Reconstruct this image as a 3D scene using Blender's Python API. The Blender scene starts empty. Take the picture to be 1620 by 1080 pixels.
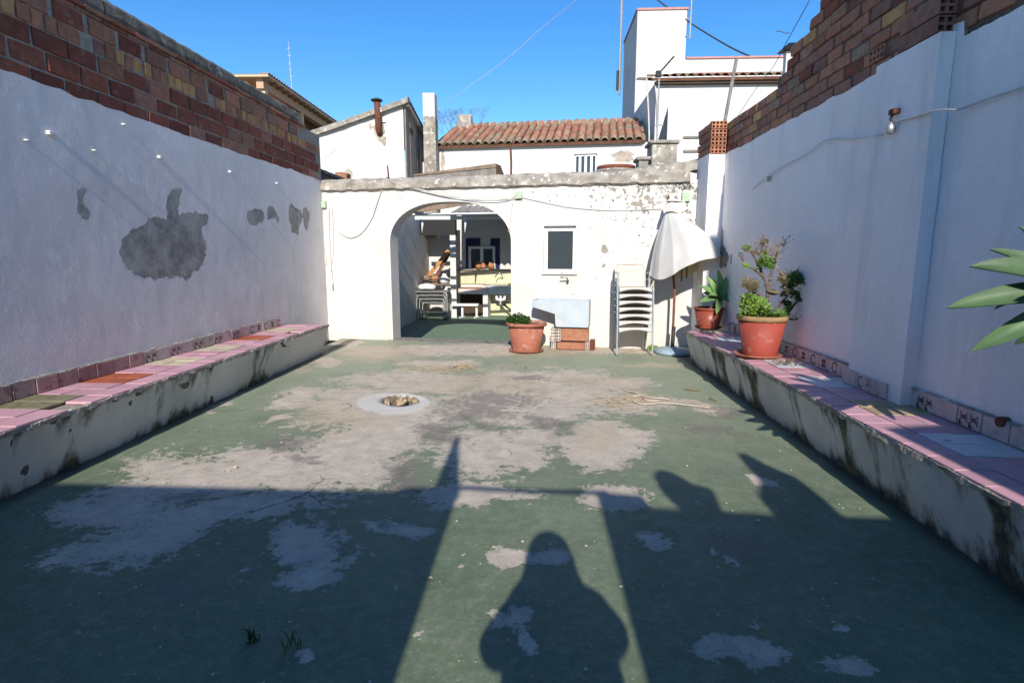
import bpy, bmesh, math, random
import numpy as np
from mathutils import Vector, Matrix, Euler
random.seed(7); RNG = np.random.default_rng(7)
SC = bpy.context.scene; COL = SC.collection
R = math.radians

# ------------------------------------------------------------------ camera, world, sun, exposure
F = 885.0; HOR = 402.0; VPX = 852.0; H = 1.55
TH = math.atan((540-HOR)/F); PS = math.atan((VPX-810)/F*math.cos(TH))
cam = bpy.data.cameras.new('camera'); cam.sensor_width = 36; cam.lens = 36*F/1620; cam.clip_start = .05; cam.clip_end = 2000
camo = bpy.data.objects.new('camera', cam); COL.objects.link(camo); SC.camera = camo
camo.location = (0, 0, H); camo.rotation_euler = (math.pi/2-TH, 0, PS)
EL = R(28.5); AZ = R(0.8)                     # light travels +Y, a touch towards -X
SUNDIR = Vector((-math.sin(AZ)*math.cos(EL), math.cos(AZ)*math.cos(EL), -math.sin(EL)))
w = bpy.data.worlds.new('World'); SC.world = w; w.use_nodes = True
nt = w.node_tree; bg = nt.nodes['Background']; sk = nt.nodes.new('ShaderNodeTexSky')
sk.sky_type = 'NISHITA'; sk.sun_disc = False; sk.sun_elevation = EL; sk.sun_rotation = math.pi-AZ
sk.altitude = 800; sk.air_density = 1.0; sk.dust_density = 0.1; sk.ozone_density = 3.0
hs_ = nt.nodes.new('ShaderNodeHueSaturation'); hs_.inputs['Saturation'].default_value = 1.3; hs_.inputs['Value'].default_value = .90; hs_.inputs['Hue'].default_value = .503
nt.links.new(sk.outputs[0], hs_.inputs['Color']); nt.links.new(hs_.outputs[0], bg.inputs[0]); bg.inputs[1].default_value = 0.13
sl = bpy.data.lights.new('sun', 'SUN'); sl.energy = 3.6; sl.angle = R(.53); sl.color = (1, .94, .85)
so = bpy.data.objects.new('sun', sl); COL.objects.link(so); so.rotation_euler = SUNDIR.to_track_quat('-Z', 'Y').to_euler()
so.location = (0, -20, 15)
vs = SC.view_settings; vs.view_transform = 'Standard'; vs.look = 'None'; vs.exposure = 0.8; vs.gamma = 1; vs.use_curve_mapping = False

# ------------------------------------------------------------------ pixel helpers
FW = Vector((-math.sin(PS)*math.cos(TH), math.cos(PS)*math.cos(TH), -math.sin(TH)))
RT = Vector((math.cos(PS), math.sin(PS), 0)); UP = Vector((-math.sin(PS)*math.sin(TH), math.cos(PS)*math.sin(TH), math.cos(TH)))
C0 = Vector((0, 0, H))
def ray(px, py): return FW + RT*((px-810)/F) - UP*((py-540)/F)
def onz(px, py, z=0.): d = ray(px, py); return C0 + d*((z-H)/d.z)
def onx(px, py, X): d = ray(px, py); return C0 + d*(X/d.x)
def ony(px, py, Y): d = ray(px, py); return C0 + d*(Y/d.y)
def onplane(px, py, p0, n): d = ray(px, py); return C0 + d*((Vector(p0)-C0).dot(n)/d.dot(n))
def pixn(P):                                   # numpy project
    V = P - np.array(C0); f = V@np.array(FW); f = np.maximum(f, .05)
    return 810+F*(V@np.array(RT))/f, 540-F*(V@np.array(UP))/f
# numpy value noise -------------------------------------------------
_P = RNG.random((64, 64, 64))
def vn(x, y, z=0.):
    x, y, z = np.broadcast_arrays(np.asarray(x, float), np.asarray(y, float), np.asarray(z, float))
    i = [np.floor(a).astype(int) for a in (x, y, z)]; f = [a-b for a, b in zip((x, y, z), i)]
    f = [a*a*(3-2*a) for a in f]; o = 0
    for a in (0, 1):
        for b in (0, 1):
            for c in (0, 1):
                wt = (f[0] if a else 1-f[0])*(f[1] if b else 1-f[1])*(f[2] if c else 1-f[2])
                o = o + wt*_P[(i[0]+a) % 64, (i[1]+b) % 64, (i[2]+c) % 64]
    return o
def fbm(x, y, z=0., n=4):
    o = 0; a = .5
    for k in range(n): o = o+a*(vn(x*2**k, y*2**k, z*2**k+k*7.3)-.5)*2; a *= .5
    return o

# ------------------------------------------------------------------ materials
MATS = {}
class NT:
    def __init__(s, name):
        s.m = bpy.data.materials.new(name); s.m.use_nodes = True; s.t = s.m.node_tree; s.b = s.t.nodes['Principled BSDF']
        s.b.inputs['Specular IOR Level'].default_value = .3
    def n(s, typ, **k):
        x = s.t.nodes.new('ShaderNode'+typ)
        for a, v in k.items(): setattr(x, a, v)
        return x
    def l(s, a, b): s.t.links.new(a, b)
    def val(s, sock, v):
        if isinstance(v, (int, float)): sock.default_value = v
        elif isinstance(v, tuple): sock.default_value = v if len(v) == len(sock.default_value) else v+(1,)
        else: s.l(v, sock)
    def co(s): return s.n('TexCoord').outputs['Object']
    def geo(s): return s.n('NewGeometry').outputs['Position']
    def noise(s, scale, det=4, rough=.55, vec=None, dist=0):
        x = s.n('TexNoise'); x.inputs['Scale'].default_value = scale; x.inputs['Detail'].default_value = det
        x.inputs['Roughness'].default_value = rough; x.inputs['Distortion'].default_value = dist
        s.l(vec if vec is not None else s.geo(), x.inputs['Vector']); return x.outputs['Fac']
    def math(s, op, a, b=0., c=0.):
        x = s.n('Math', operation=op)
        for i, v in enumerate((a, b, c)): s.val(x.inputs[i], v)
        return x.outputs[0]
    def ramp(s, f, lo, hi):
        x = s.n('MapRange', interpolation_type='SMOOTHSTEP'); s.val(x.inputs[0], f); s.val(x.inputs[1], lo); s.val(x.inputs[2], hi); return x.outputs[0]
    def mix(s, f, a, b, mode='MIX'):
        x = s.n('Mix', data_type='RGBA', blend_type=mode); s.val(x.inputs[0], f); s.val(x.inputs[6], a); s.val(x.inputs[7], b); return x.outputs[2]
    def attr(s, nm): return s.n('Attribute', attribute_name=nm).outputs['Fac']
    def bump(s, h, d=.01, st=1.):
        x = s.n('Bump'); x.inputs['Distance'].default_value = d; x.inputs['Strength'].default_value = st; s.l(h, x.inputs['Height']); s.l(x.outputs[0], s.b.inputs['Normal'])
    def out(s, col, rough=.85, metal=0):
        s.val(s.b.inputs['Base Color'], col); s.val(s.b.inputs['Roughness'], rough); s.b.inputs['Metallic'].default_value = metal
        MATS[s.m.name] = s.m; return s.m
def mk(name, c, c2=None, scale=8, rough=.8, bump=.003, bscale=60, metal=0, rnd=0., dirt=None, dscale=3, dlo=.5, dhi=.7, spec=.3):
    s = NT(name); c2 = c2 or tuple(x*.8 for x in c)
    oi = s.n('ObjectInfo').outputs['Random']
    vec = s.n('VectorMath', operation='ADD'); s.l(s.geo(), vec.inputs[0]); 
    f = s.ramp(s.noise(scale, 5), .3, .7); col = s.mix(f, c, c2)
    if rnd:
        h = s.n('HueSaturation'); s.val(h.inputs['Value'], s.math('MULTIPLY_ADD', oi, rnd, 1-rnd/2)); h.inputs['Hue'].default_value = .5
        s.val(h.inputs['Hue'], s.math('MULTIPLY_ADD', s.math('FRACT', s.math('MULTIPLY', oi, 7.13)), rnd*.03, .5-rnd*.015)); s.l(col, h.inputs['Color']); col = h.outputs[0]
    if dirt: col = s.mix(s.ramp(s.noise(dscale, 6, .65), dlo, dhi), col, dirt)
    if bump: s.bump(s.noise(bscale, 4, .6), bump)
    s.b.inputs['Specular IOR Level'].default_value = spec
    return s.out(col, rough, metal)
def M(n): return MATS[n]

def plaster(name, base, warm, cement, flake=.0, scratch=False, bd=.006):
    s = NT(name); p = s.geo()
    st = s.attr('stain'); n1 = s.noise(9, 6, .65, p); n2 = s.noise(45, 4, .6, p)
    col = s.mix(s.ramp(s.noise(1.3, 5, .6, p), .35, .7), base, warm)
    col = s.mix(s.math('MULTIPLY', s.ramp(s.noise(4.5, 8, .7, p, 1.2), .52, .75), .35), col, tuple(x*.8 for x in warm))
    if scratch:
        mv0 = s.n('Mapping'); mv0.inputs['Scale'].default_value = (1, 2.6, .7); s.l(p, mv0.inputs[0])
        sc1 = s.math('SUBTRACT', 1., s.ramp(s.math('ABSOLUTE', s.math('SUBTRACT', s.noise(3.2, 7, .75, mv0.outputs[0], 1.5), .5)), .002, .016)); sc1 = s.math('MULTIPLY', sc1, s.ramp(s.noise(2.1, 3, .5, p), .50, .62))
        col = s.mix(s.math('MULTIPLY', sc1, .9), col, (.95, .94, .93)); col = s.mix(s.math('MULTIPLY', s.ramp(s.noise(55, 3, .5, p), .58, .72), .35), col, (.86, .85, .84)); col = s.mix(s.math('MULTIPLY', s.ramp(s.noise(26, 6, .7, p), .64, .72), .3), col, (.42, .40, .37))
        mv1 = s.n('Mapping'); mv1.inputs['Scale'].default_value = (2.2, 2.2, .25); s.l(p, mv1.inputs[0]); col = s.mix(s.math('MULTIPLY', s.ramp(s.noise(1.6, 6, .7, mv1.outputs[0]), .52, .78), .4), col, (.50, .47, .44))
    edge = s.math('ADD', st, s.math('MULTIPLY_ADD', n1, .5, -.25)); edge = s.math('ADD', edge, s.math('MULTIPLY_ADD', n2, .16, -.08))
    k = s.ramp(edge, .46, .52); rim_ = s.math('SUBTRACT', s.ramp(edge, .40, .47), k); col = s.mix(s.math('MULTIPLY', s.math('MAXIMUM', rim_, 0.), .6), col, (.80, .77, .73))
    if flake: 
        fk = s.ramp(s.math('ADD', s.noise(16, 5, .6, p), s.math('MULTIPLY', s.attr('flake'), .24)), .667, .70); fk = s.math('MULTIPLY', fk, flake); k = s.math('MAXIMUM', k, fk)
    cem = s.mix(s.ramp(s.noise(4, 7, .75, p), .35, .7), cement, tuple(x*.45 for x in cement))
    col = s.mix(k, col, cem)
    ds = s.attr('dirt'); dd = s.ramp(s.math('ADD', ds, s.math('MULTIPLY_ADD', s.noise(6, 7, .7, p), .9, -.45)), .35, .85)
    col = s.mix(s.math('MULTIPLY', dd, .75), col, (.36, .30, .20))
    mo = s.attr('moss'); mv = s.n('Mapping'); mv.inputs['Scale'].default_value = (1, 1, .28); s.l(p, mv.inputs[0])
    mm = s.ramp(s.math('ADD', mo, s.math('MULTIPLY_ADD', s.noise(6, 7, .72, mv.outputs[0]), 1.3, -.65)), .42, .75)
    col = s.mix(s.math('MULTIPLY', mm, .93), col, s.mix(s.ramp(s.noise(11, 5, .6, p), .42, .6), (.018, .02, .013), (.11, .10, .035)))
    hgt = s.math('ADD', s.math('MULTIPLY', s.noise(22, 6, .65, p), .6), s.math('MULTIPLY', n2, .25)); hgt = s.math('SUBTRACT', hgt, s.math('MULTIPLY', k, .7))
    hgt = s.math('ADD', hgt, s.math('MULTIPLY', s.noise(2.2, 3, .5, p), .5))
    s.bump(hgt, bd); return s.out(col, .9)
plaster('plaster_grey', (.76, .715, .69), (.69, .645, .62), (.43, .41, .37), bd=.013, scratch=True)
plaster('plaster_pale', (.86, .815, .785), (.80, .755, .72), (.36, .33, .28), bd=.010, scratch=True)
plaster('plaster_white', (.61, .59, .56), (.55, .52, .47), (.40, .355, .29), flake=1)
plaster('plaster_room', (.62, .60, .57), (.52, .50, .47), (.3, .27, .23))
plaster('plaster_bench', (.64, .62, .57), (.50, .485, .435), (.15, .145, .12))
plaster('plaster_far', (.61, .595, .575), (.555, .53, .505), (.45, .38, .30))
for nm, c, c2 in (('brick_red', (.235, .075, .045), (.165, .05, .032)), ('brick_orange', (.37, .17, .10), (.28, .12, .072)), ('brick_yellow', (.50, .29, .12), (.39, .21, .085)),
                  ('brick_brown', (.30, .155, .105), (.22, .105, .072)), ('brick_grey', (.33, .22, .15), (.22, .15, .105))):
    mk(nm, c, c2, 14, .9, .004, 50, rnd=.45, dirt=(.36, .30, .26), dscale=9, dlo=.58, dhi=.85)
mk('brick_pale', (.55, .50, .45), (.44, .38, .33), 14, .9, .004, 50, rnd=.2, dirt=(.34, .16, .10), dscale=9, dlo=.55, dhi=.7)
mk('mortar', (.36, .315, .265), (.24, .205, .17), 20, .95, .01, 40)
mk('mortar_dark', (.17, .125, .095), (.09, .068, .052), 20, .95, .01, 40)
mk('concrete', (.30, .28, .24), (.17, .16, .135), 9, .95, .012, 30, dirt=(.055, .052, .042), dscale=5, dlo=.52, dhi=.68)
mk('coping_old', (.40, .36, .30), (.22, .195, .16), 5, .95, .014, 30, dirt=(.64, .60, .54), dscale=9, dlo=.55, dhi=.66)
mk('coping_black', (.16, .145, .12), (.09, .08, .066), 6, .95, .012, 30, dirt=(.36, .33, .27), dscale=7, dlo=.55, dhi=.7)
mk('pink_tile', (.58, .325, .365), (.53, .29, .33), 5, .42, .0006, 40, rnd=.2, dirt=(.40, .30, .28), dscale=9, dlo=.5, dhi=.75)
mk('terracotta_tile', (.40, .115, .055), (.30, .08, .04), 22, .6, .002, 40, rnd=.25)
mk('beige_tile', (.58, .51, .35), (.48, .41, .28), 12, .5, .001, 40, rnd=.2, dirt=(.33, .22, .15), dscale=14, dlo=.58, dhi=.75)
mk('olive_tile', (.24, .22, .13), (.15, .14, .08), 22, .6, .002, 40, rnd=.2)
mk('white_tile', (.66, .66, .64), (.55, .56, .56), 5, .35, .0006, 40, rnd=.12, dirt=(.24, .13, .09), dscale=9, dlo=.6, dhi=.72)
mk('tan_tile', (.45, .33, .19), (.36, .27, .16), 9, .55, .001, 40, rnd=.2)
mk('skirting_tile', (.58, .46, .43), (.47, .36, .33), 9, .45, .001, 40, rnd=.22, dirt=(.30, .21, .15), dscale=9, dlo=.56, dhi=.75)
mk('skirting_brown', (.42, .27, .24), (.33, .19, .17), 9, .5, .001, 40, rnd=.3, dirt=(.18, .10, .09), dscale=13, dlo=.52, dhi=.66)
mk('motif_black', (.035, .028, .026), None, 20, .6, 0)
mk('black', (.012, .012, .012), None, 20, .6, 0)
mk('dark_iron', (.045, .04, .036), (.03, .026, .022), 20, .6, .001)
mk('rust', (.17, .062, .034), (.09, .035, .022), 16, .8, .003, 50)
mk('clay_pot', (.36, .13, .08), (.29, .10, .062), 5, .75, .002, 30, dirt=(.52, .36, .28), dscale=7, dlo=.5, dhi=.75)
mk('red_pot', (.33, .062, .042), (.27, .05, .034), 4, .62, .002, 30, dirt=(.42, .20, .14), dscale=8, dlo=.52, dhi=.75)
mk('pot_rim', (.34, .22, .11), (.25, .15, .07), 16, .8, .003, 40)
mk('dark_pot', (.27, .062, .036), (.22, .048, .03), 5, .35, .001, 30, dirt=(.38, .24, .15), dscale=7, dlo=.6, dhi=.75)
mk('soil', (.06, .042, .03), (.03, .022, .016), 30, 1, .01, 50)
mk('green_box', (.42, .55, .37), None, 9, .5, 0)
mk('white_plastic', (.74, .74, .72), (.66, .66, .64), 6, .45, 0)
mk('chair_fabric', (.58, .555, .51), (.53, .50, .46), 4, .7, .001, 200)
mk('chair_cream', (.58, .52, .43), (.54, .48, .40), 4, .7, .001, 200)
mk('chair_tube', (.36, .40, .42), (.30, .34, .36), 6, .4, 0)
mk('cable', (.60, .57, .50), None, 9, .6, 0)
mk('cable_dark', (.05, .05, .05), None, 9, .6, 0)
mk('canopy_white', (.58, .56, .52), (.52, .50, .46), 3, .75, .002, 12)
mk('canopy_beige', (.72, .58, .36), (.66, .53, .33), 3, .8, .001, 40)
mk('pole_brown', (.26, .10, .06), (.17, .06, .04), 9, .5, .001)
mk('blue_paint', (.32, .42, .47), (.24, .33, .38), 9, .6, .002, 40, dirt=(.3, .27, .22), dscale=8, dlo=.6, dhi=.75)
mk('sink_stone', (.43, .49, .53), (.38, .44, .48), 4, .5, .002, 40, dirt=(.50, .50, .48), dscale=5, dlo=.5, dhi=.75)
mk('chrome', (.42, .42, .42), None, 9, .25, 0, metal=1)
mk('galvanised', (.45, .45, .44), (.36, .36, .35), 9, .45, 0, metal=.7)
mk('frame_white', (.78, .78, .76), (.72, .72, .70), 9, .4, 0)
mk('roof_tile', (.40, .19, .115), (.29, .135, .085), 4, .9, .004, 40, rnd=.5, dirt=(.24, .18, .12), dscale=2.2, dlo=.52, dhi=.75)
mk('roof_tile_old', (.36, .285, .19), (.25, .19, .125), 6, .95, .004, 40, rnd=.35, dirt=(.15, .125, .08), dscale=7, dlo=.5, dhi=.7)
mk('channel_tile', (.20, .085, .05), (.11, .05, .032), 6, .95, .004, 40)
mk('wood_old', (.27, .19, .13), (.17, .12, .085), 9, .85, .004, 30)
mk('wood_grey', (.26, .23, .20), (.17, .15, .13), 9, .9, .004, 30)
mk('wood_orange', (.42, .20, .075), (.33, .15, .055), 9, .7, .002, 30)
mk('wood_dark', (.075, .045, .03), (.045, .03, .02), 9, .8, .002, 30)
mk('tan_stucco', (.52, .33, .22), (.47, .295, .195), 3, .95, .003, 30)
mk('tan_trim', (.62, .47, .30), (.55, .40, .25), 3, .9, .002, 30)
mk('fibre_cement', (.34, .32, .29), (.24, .225, .20), 6, .95, .004, 30, dirt=(.10, .09, .075), dscale=5)
mk('cream_tile', (.60, .57, .38), (.54, .51, .34), 3, .35, .0005, 30, rnd=.06)
mk('blue_tile', (.018, .022, .10), (.012, .014, .06), 12, .3, 0)
mk('counter_red', (.40, .17, .10), (.33, .13, .08), 9, .6, .001)
mk('stone', (.42, .33, .22), (.28, .21, .13), 14, .95, .006, 40, rnd=.4)
mk('straw', (.40, .32, .21), (.32, .25, .16), 9, .9, 0, rnd=.3)
mk('twig_pale', (.58, .50, .40), (.45, .37, .28), 9, .9, 0)
mk('dead_stem', (.17, .125, .085), (.11, .08, .055), 9, .95, .002)
mk('leaf_dry', (.22, .13, .06), (.15, .09, .04), 9, .9, 0)
def leafmat(nm, c, c2, tr=.25, rough=.45):
    s = NT(nm); f = s.ramp(s.noise(6, 3), .3, .7); oi = s.n('ObjectInfo').outputs['Random']
    h = s.n('HueSaturation'); s.val(h.inputs['Value'], s.math('MULTIPLY_ADD', oi, .4, .8)); s.l(s.mix(f, c, c2), h.inputs['Color'])
    m = s.out(h.outputs[0], rough); t = s.n('BsdfTranslucent'); s.l(h.outputs[0], t.inputs[0]); x = s.n('MixShader'); x.inputs[0].default_value = tr
    s.l(s.b.outputs[0], x.inputs[1]); s.l(t.outputs[0], x.inputs[2]); s.l(x.outputs[0], s.t.nodes['Material Output'].inputs[0]); return m
leafmat('agave', (.20, .34, .12), (.14, .26, .09), .2, .5); leafmat('agave_grey', (.095, .17, .075), (.06, .115, .055), .12, .5)
leafmat('herb', (.075, .15, .03), (.04, .09, .018), .3, .6); leafmat('succulent', (.11, .20, .035), (.06, .115, .025)); leafmat('succulent_light', (.20, .33, .05), (.14, .25, .04))
leafmat('rosette_brown', (.12, .10, .045), (.07, .06, .03)); leafmat('moss_green', (.09, .17, .03), (.05, .10, .02))
def glassmat(nm, c, rough=.04):
    s = NT(nm); s.b.inputs['Specular IOR Level'].default_value = .6; return s.out(c, rough)
glassmat('dark_glass', (.045, .055, .062), .07)

# ------------------------------------------------------------------ mesh helpers
class MB:
    def __init__(s): s.v = []; s.f = []
    def add(s, vs, fs): o = len(s.v); s.v += [tuple(v) for v in vs]; s.f += [tuple(i+o for i in f) for f in fs]; return s
    def box(s, a, b, rot=None, c=None):
        x0, y0, z0 = a; x1, y1, z1 = b
        v = [Vector(p) for p in ((x0,y0,z0),(x1,y0,z0),(x1,y1,z0),(x0,y1,z0),(x0,y0,z1),(x1,y0,z1),(x1,y1,z1),(x0,y1,z1))]
        if rot: c = Vector(c) if c else (v[0]+v[6])/2; v = [c+rot@(p-c) for p in v]
        return s.add(v, [(0,3,2,1),(4,5,6,7),(0,1,5,4),(1,2,6,5),(2,3,7,6),(3,0,4,7)])
    def tube(s, path, r, n=8, cap=True):
        P = [Vector(p) for p in path]; rs = r if isinstance(r, (list, tuple)) else [r]*len(P)
        prev = None; vs = []; 
        for i, p in enumerate(P):
            t = (P[min(i+1, len(P)-1)]-P[max(i-1, 0)])
            t = t.normalized() if t.length > 1e-9 else Vector((0, 0, 1))
            if prev is None: a = t.orthogonal().normalized()
            else: a = (prev-t*prev.dot(t)); a = a.normalized() if a.length > 1e-6 else t.orthogonal().normalized()
            prev = a; b = t.cross(a)
            vs += [p+(a*math.cos(k*2*math.pi/n)+b*math.sin(k*2*math.pi/n))*rs[i] for k in range(n)]
        fs = [(i*n+k, i*n+(k+1) % n, (i+1)*n+(k+1) % n, (i+1)*n+k) for i in range(len(P)-1) for k in range(n)]
        if cap: fs += [tuple(range(n-1, -1, -1)), tuple(range((len(P)-1)*n, len(P)*n))]
        return s.add(vs, fs)
    def lathe(s, prof, c=(0, 0, 0), n=32, sx=1., sy=1., wob=0.):
        c = Vector(c); vs = []
        for r, z in prof:
            for k in range(n):
                a = k*2*math.pi/n; rr = r*(1+wob*math.sin(3*a+z*9)); vs.append(c+Vector((rr*sx*math.cos(a), rr*sy*math.sin(a), z)))
        m = len(prof); fs = [(i*n+k, i*n+(k+1) % n, (i+1)*n+(k+1) % n, (i+1)*n+k) for i in range(m-1) for k in range(n)]
        if prof[0][0] > 1e-4: fs.append(tuple(range(n-1, -1, -1)))
        if prof[-1][0] > 1e-4: fs.append(tuple(range((m-1)*n, m*n)))
        return s.add(vs, fs)
    def prism(s, poly, d, flip=False):            # poly: list of Vector, extruded by d
        n = len(poly); d = Vector(d); vs = [Vector(p) for p in poly]+[Vector(p)+d for p in poly]
        fs = [tuple(range(n-1, -1, -1)), tuple(range(n, 2*n))]+[(i, (i+1) % n, n+(i+1) % n, n+i) for i in range(n)]
        return s.add(vs, fs)
    def grid(s, V, nu, nv):                        # V[u*nv+v]
        return s.add(V, [(u*nv+v, (u+1)*nv+v, (u+1)*nv+v+1, u*nv+v+1) for u in range(nu-1) for v in range(nv-1)])
    def mesh(s, name, mats=None, smooth=False):
        m = bpy.data.meshes.new(name); m.from_pydata(s.v, [], s.f); m.update()
        if smooth: m.polygons.foreach_set('use_smooth', [True]*len(m.polygons))
        return m
    def build(s, name, mat, parent=None, smooth=False, fix=True, bevel=0):
        m = s.mesh(name, smooth=smooth)
        if fix or bevel:
            bm = bmesh.new(); bm.from_mesh(m); bmesh.ops.recalc_face_normals(bm, faces=bm.faces)
            if bevel: bmesh.ops.bevel(bm, geom=list(bm.edges), offset=bevel, segments=1, affect='EDGES', clamp_overlap=True)
            bm.to_mesh(m); bm.free()
        return link(name, m, mat, parent)
def link(name, m, mat, parent=None):
    if mat and not len(m.materials): m.materials.append(M(mat) if isinstance(mat, str) else mat)
    o = bpy.data.objects.new(name, m); COL.objects.link(o)
    if parent: par(o, parent)
    return o
def par(o, p):                                     # children keep world placement: parents' world matrix is known
    o.parent = p; o.matrix_parent_inverse = WM(p).inverted()
def WM(o):
    m = o.matrix_basis.copy() if not o.parent else WM(o.parent)@o.matrix_parent_inverse@o.matrix_basis
    return m
def thing(name, label, cat, loc=(0, 0, 0), group=None):
    o = bpy.data.objects.new(name, None); COL.objects.link(o); o.location = loc; o.empty_display_size = .1; return tag(o, label, cat, group)
def tag(o, label, cat, group=None):
    o['label'] = label; o['category'] = cat
    if group: o['group'] = group
    return o
def kind(o, k): o['kind'] = k; return o
def sattr(o, **kw):
    for n, a in kw.items():
        at = o.data.attributes.new(n, 'FLOAT', 'POINT'); at.data.foreach_set('value', np.asarray(a, np.float32))
def chbox(L, W, Hh, c=.006, jit=0.):               # chamfered box mesh centred
    bm = bmesh.new(); bmesh.ops.create_cube(bm, size=1); bmesh.ops.scale(bm, vec=(L, W, Hh), verts=bm.verts)
    if jit:
        for v in bm.verts: v.co += Vector([random.uniform(-jit, jit) for _ in range(3)])
    bmesh.ops.bevel(bm, geom=list(bm.edges), offset=c, segments=1, affect='EDGES')
    m = bpy.data.meshes.new('piece'); bm.to_mesh(m); bm.free(); return m
def inst(name, mesh, mat, parent, loc, rot=None, scale=None):
    o = bpy.data.objects.new(name, mesh); COL.objects.link(o)
    o.location = loc
    if rot: o.rotation_euler = rot
    if scale: o.scale = scale
    if mat:
        if not len(mesh.materials): mesh.materials.append(M(mat))
        o.material_slots[0].link = 'OBJECT'; o.material_slots[0].material = M(mat)
    if parent: par(o, parent)
    return o
def roughbar(p0, p1, side, up, n=60, amp=.015, prof=None, fr=3.):   # concrete cap lofted from p0 to p1; prof in (side, up) units
    p0, p1, side, up = (np.array(q, float) for q in (p0, p1, side, up)); m = len(prof); T = np.linspace(0, 1, n)[:, None, None]; pr = np.array(prof); J = np.arange(m)[None, :]
    Q = p0+(p1-p0)*T+(side*pr[:, :1]+up*pr[:, 1:])[None]; d = amp*fbm(Q[..., 0]*fr+.62*J, Q[..., 1]*fr, Q[..., 2]*fr+5, 4); e = amp*fbm(Q[..., 0]*fr*2.3+9, Q[..., 1]*fr*2.3, J*.7, 3)
    V = [tuple(q) for q in (Q+side*d[..., None]+up*e[..., None]).reshape(-1, 3)]
    mb = MB(); fs = [(i*m+j, i*m+(j+1) % m, (i+1)*m+(j+1) % m, (i+1)*m+j) for i in range(n-1) for j in range(m)]
    fs += [tuple(range(m)), tuple(range((n-1)*m+m-1, (n-1)*m-1, -1))]
    return mb.add(V, fs)
def spline(pts, n=8):                              # catmull-rom
    P = [Vector(p) for p in pts]; out = []
    for i in range(len(P)-1):
        a, b, c, d = P[max(i-1, 0)], P[i], P[i+1], P[min(i+2, len(P)-1)]
        for k in range(n):
            t = k/n; out.append(.5*((2*b)+(c-a)*t+(2*a-5*b+4*c-d)*t*t+(3*b-a-3*c+d)*t**3))
    return out+[P[-1]]

# ------------------------------------------------------------------ the ground and the yard floor
XL, XR = -3.92, 2.72
g = MB().add([(-300,-300,-.6),(300,-300,-.6),(300,300,-.6),(-300,300,-.6)], [(0,1,2,3)]).build('ground', None, fix=False)
mk('earth', (.22, .18, .13), (.16, .13, .09), 2, .95, .02, 8); g.data.materials.append(M('earth')); kind(g, 'structure')
BA = Vector((XL, 10.23, 0)); BD = Vector((6.37, -1.08, 0)).normalized(); BN = Vector((BD.y, -BD.x, 0))   # BN points to the camera
def onb(px, py, off=0.):                           # pixel -> (s, z) on the arched wall (off metres in front)
    p = onplane(px, py, BA+BN*off, BN); return (p-BA).dot(BD), p.z
def bw(s, z, off=0.): return BA+BD*s+BN*off+Vector((0, 0, z))
def byat(x): return BA.y+(x-BA.x)*BD.y/BD.x
def blobs(px, py, L):
    o = np.full(px.shape, -1.)
    for cx, cy, rx, ry, *a in L:
        a = R(a[0]) if a else 0.; dx, dy = px-cx, py-cy; u = (dx*math.cos(a)+dy*math.sin(a))/rx; v = (-dx*math.sin(a)+dy*math.cos(a))/ry
        o = np.maximum(o, 1-np.sqrt(u*u+v*v))
    return o
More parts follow.
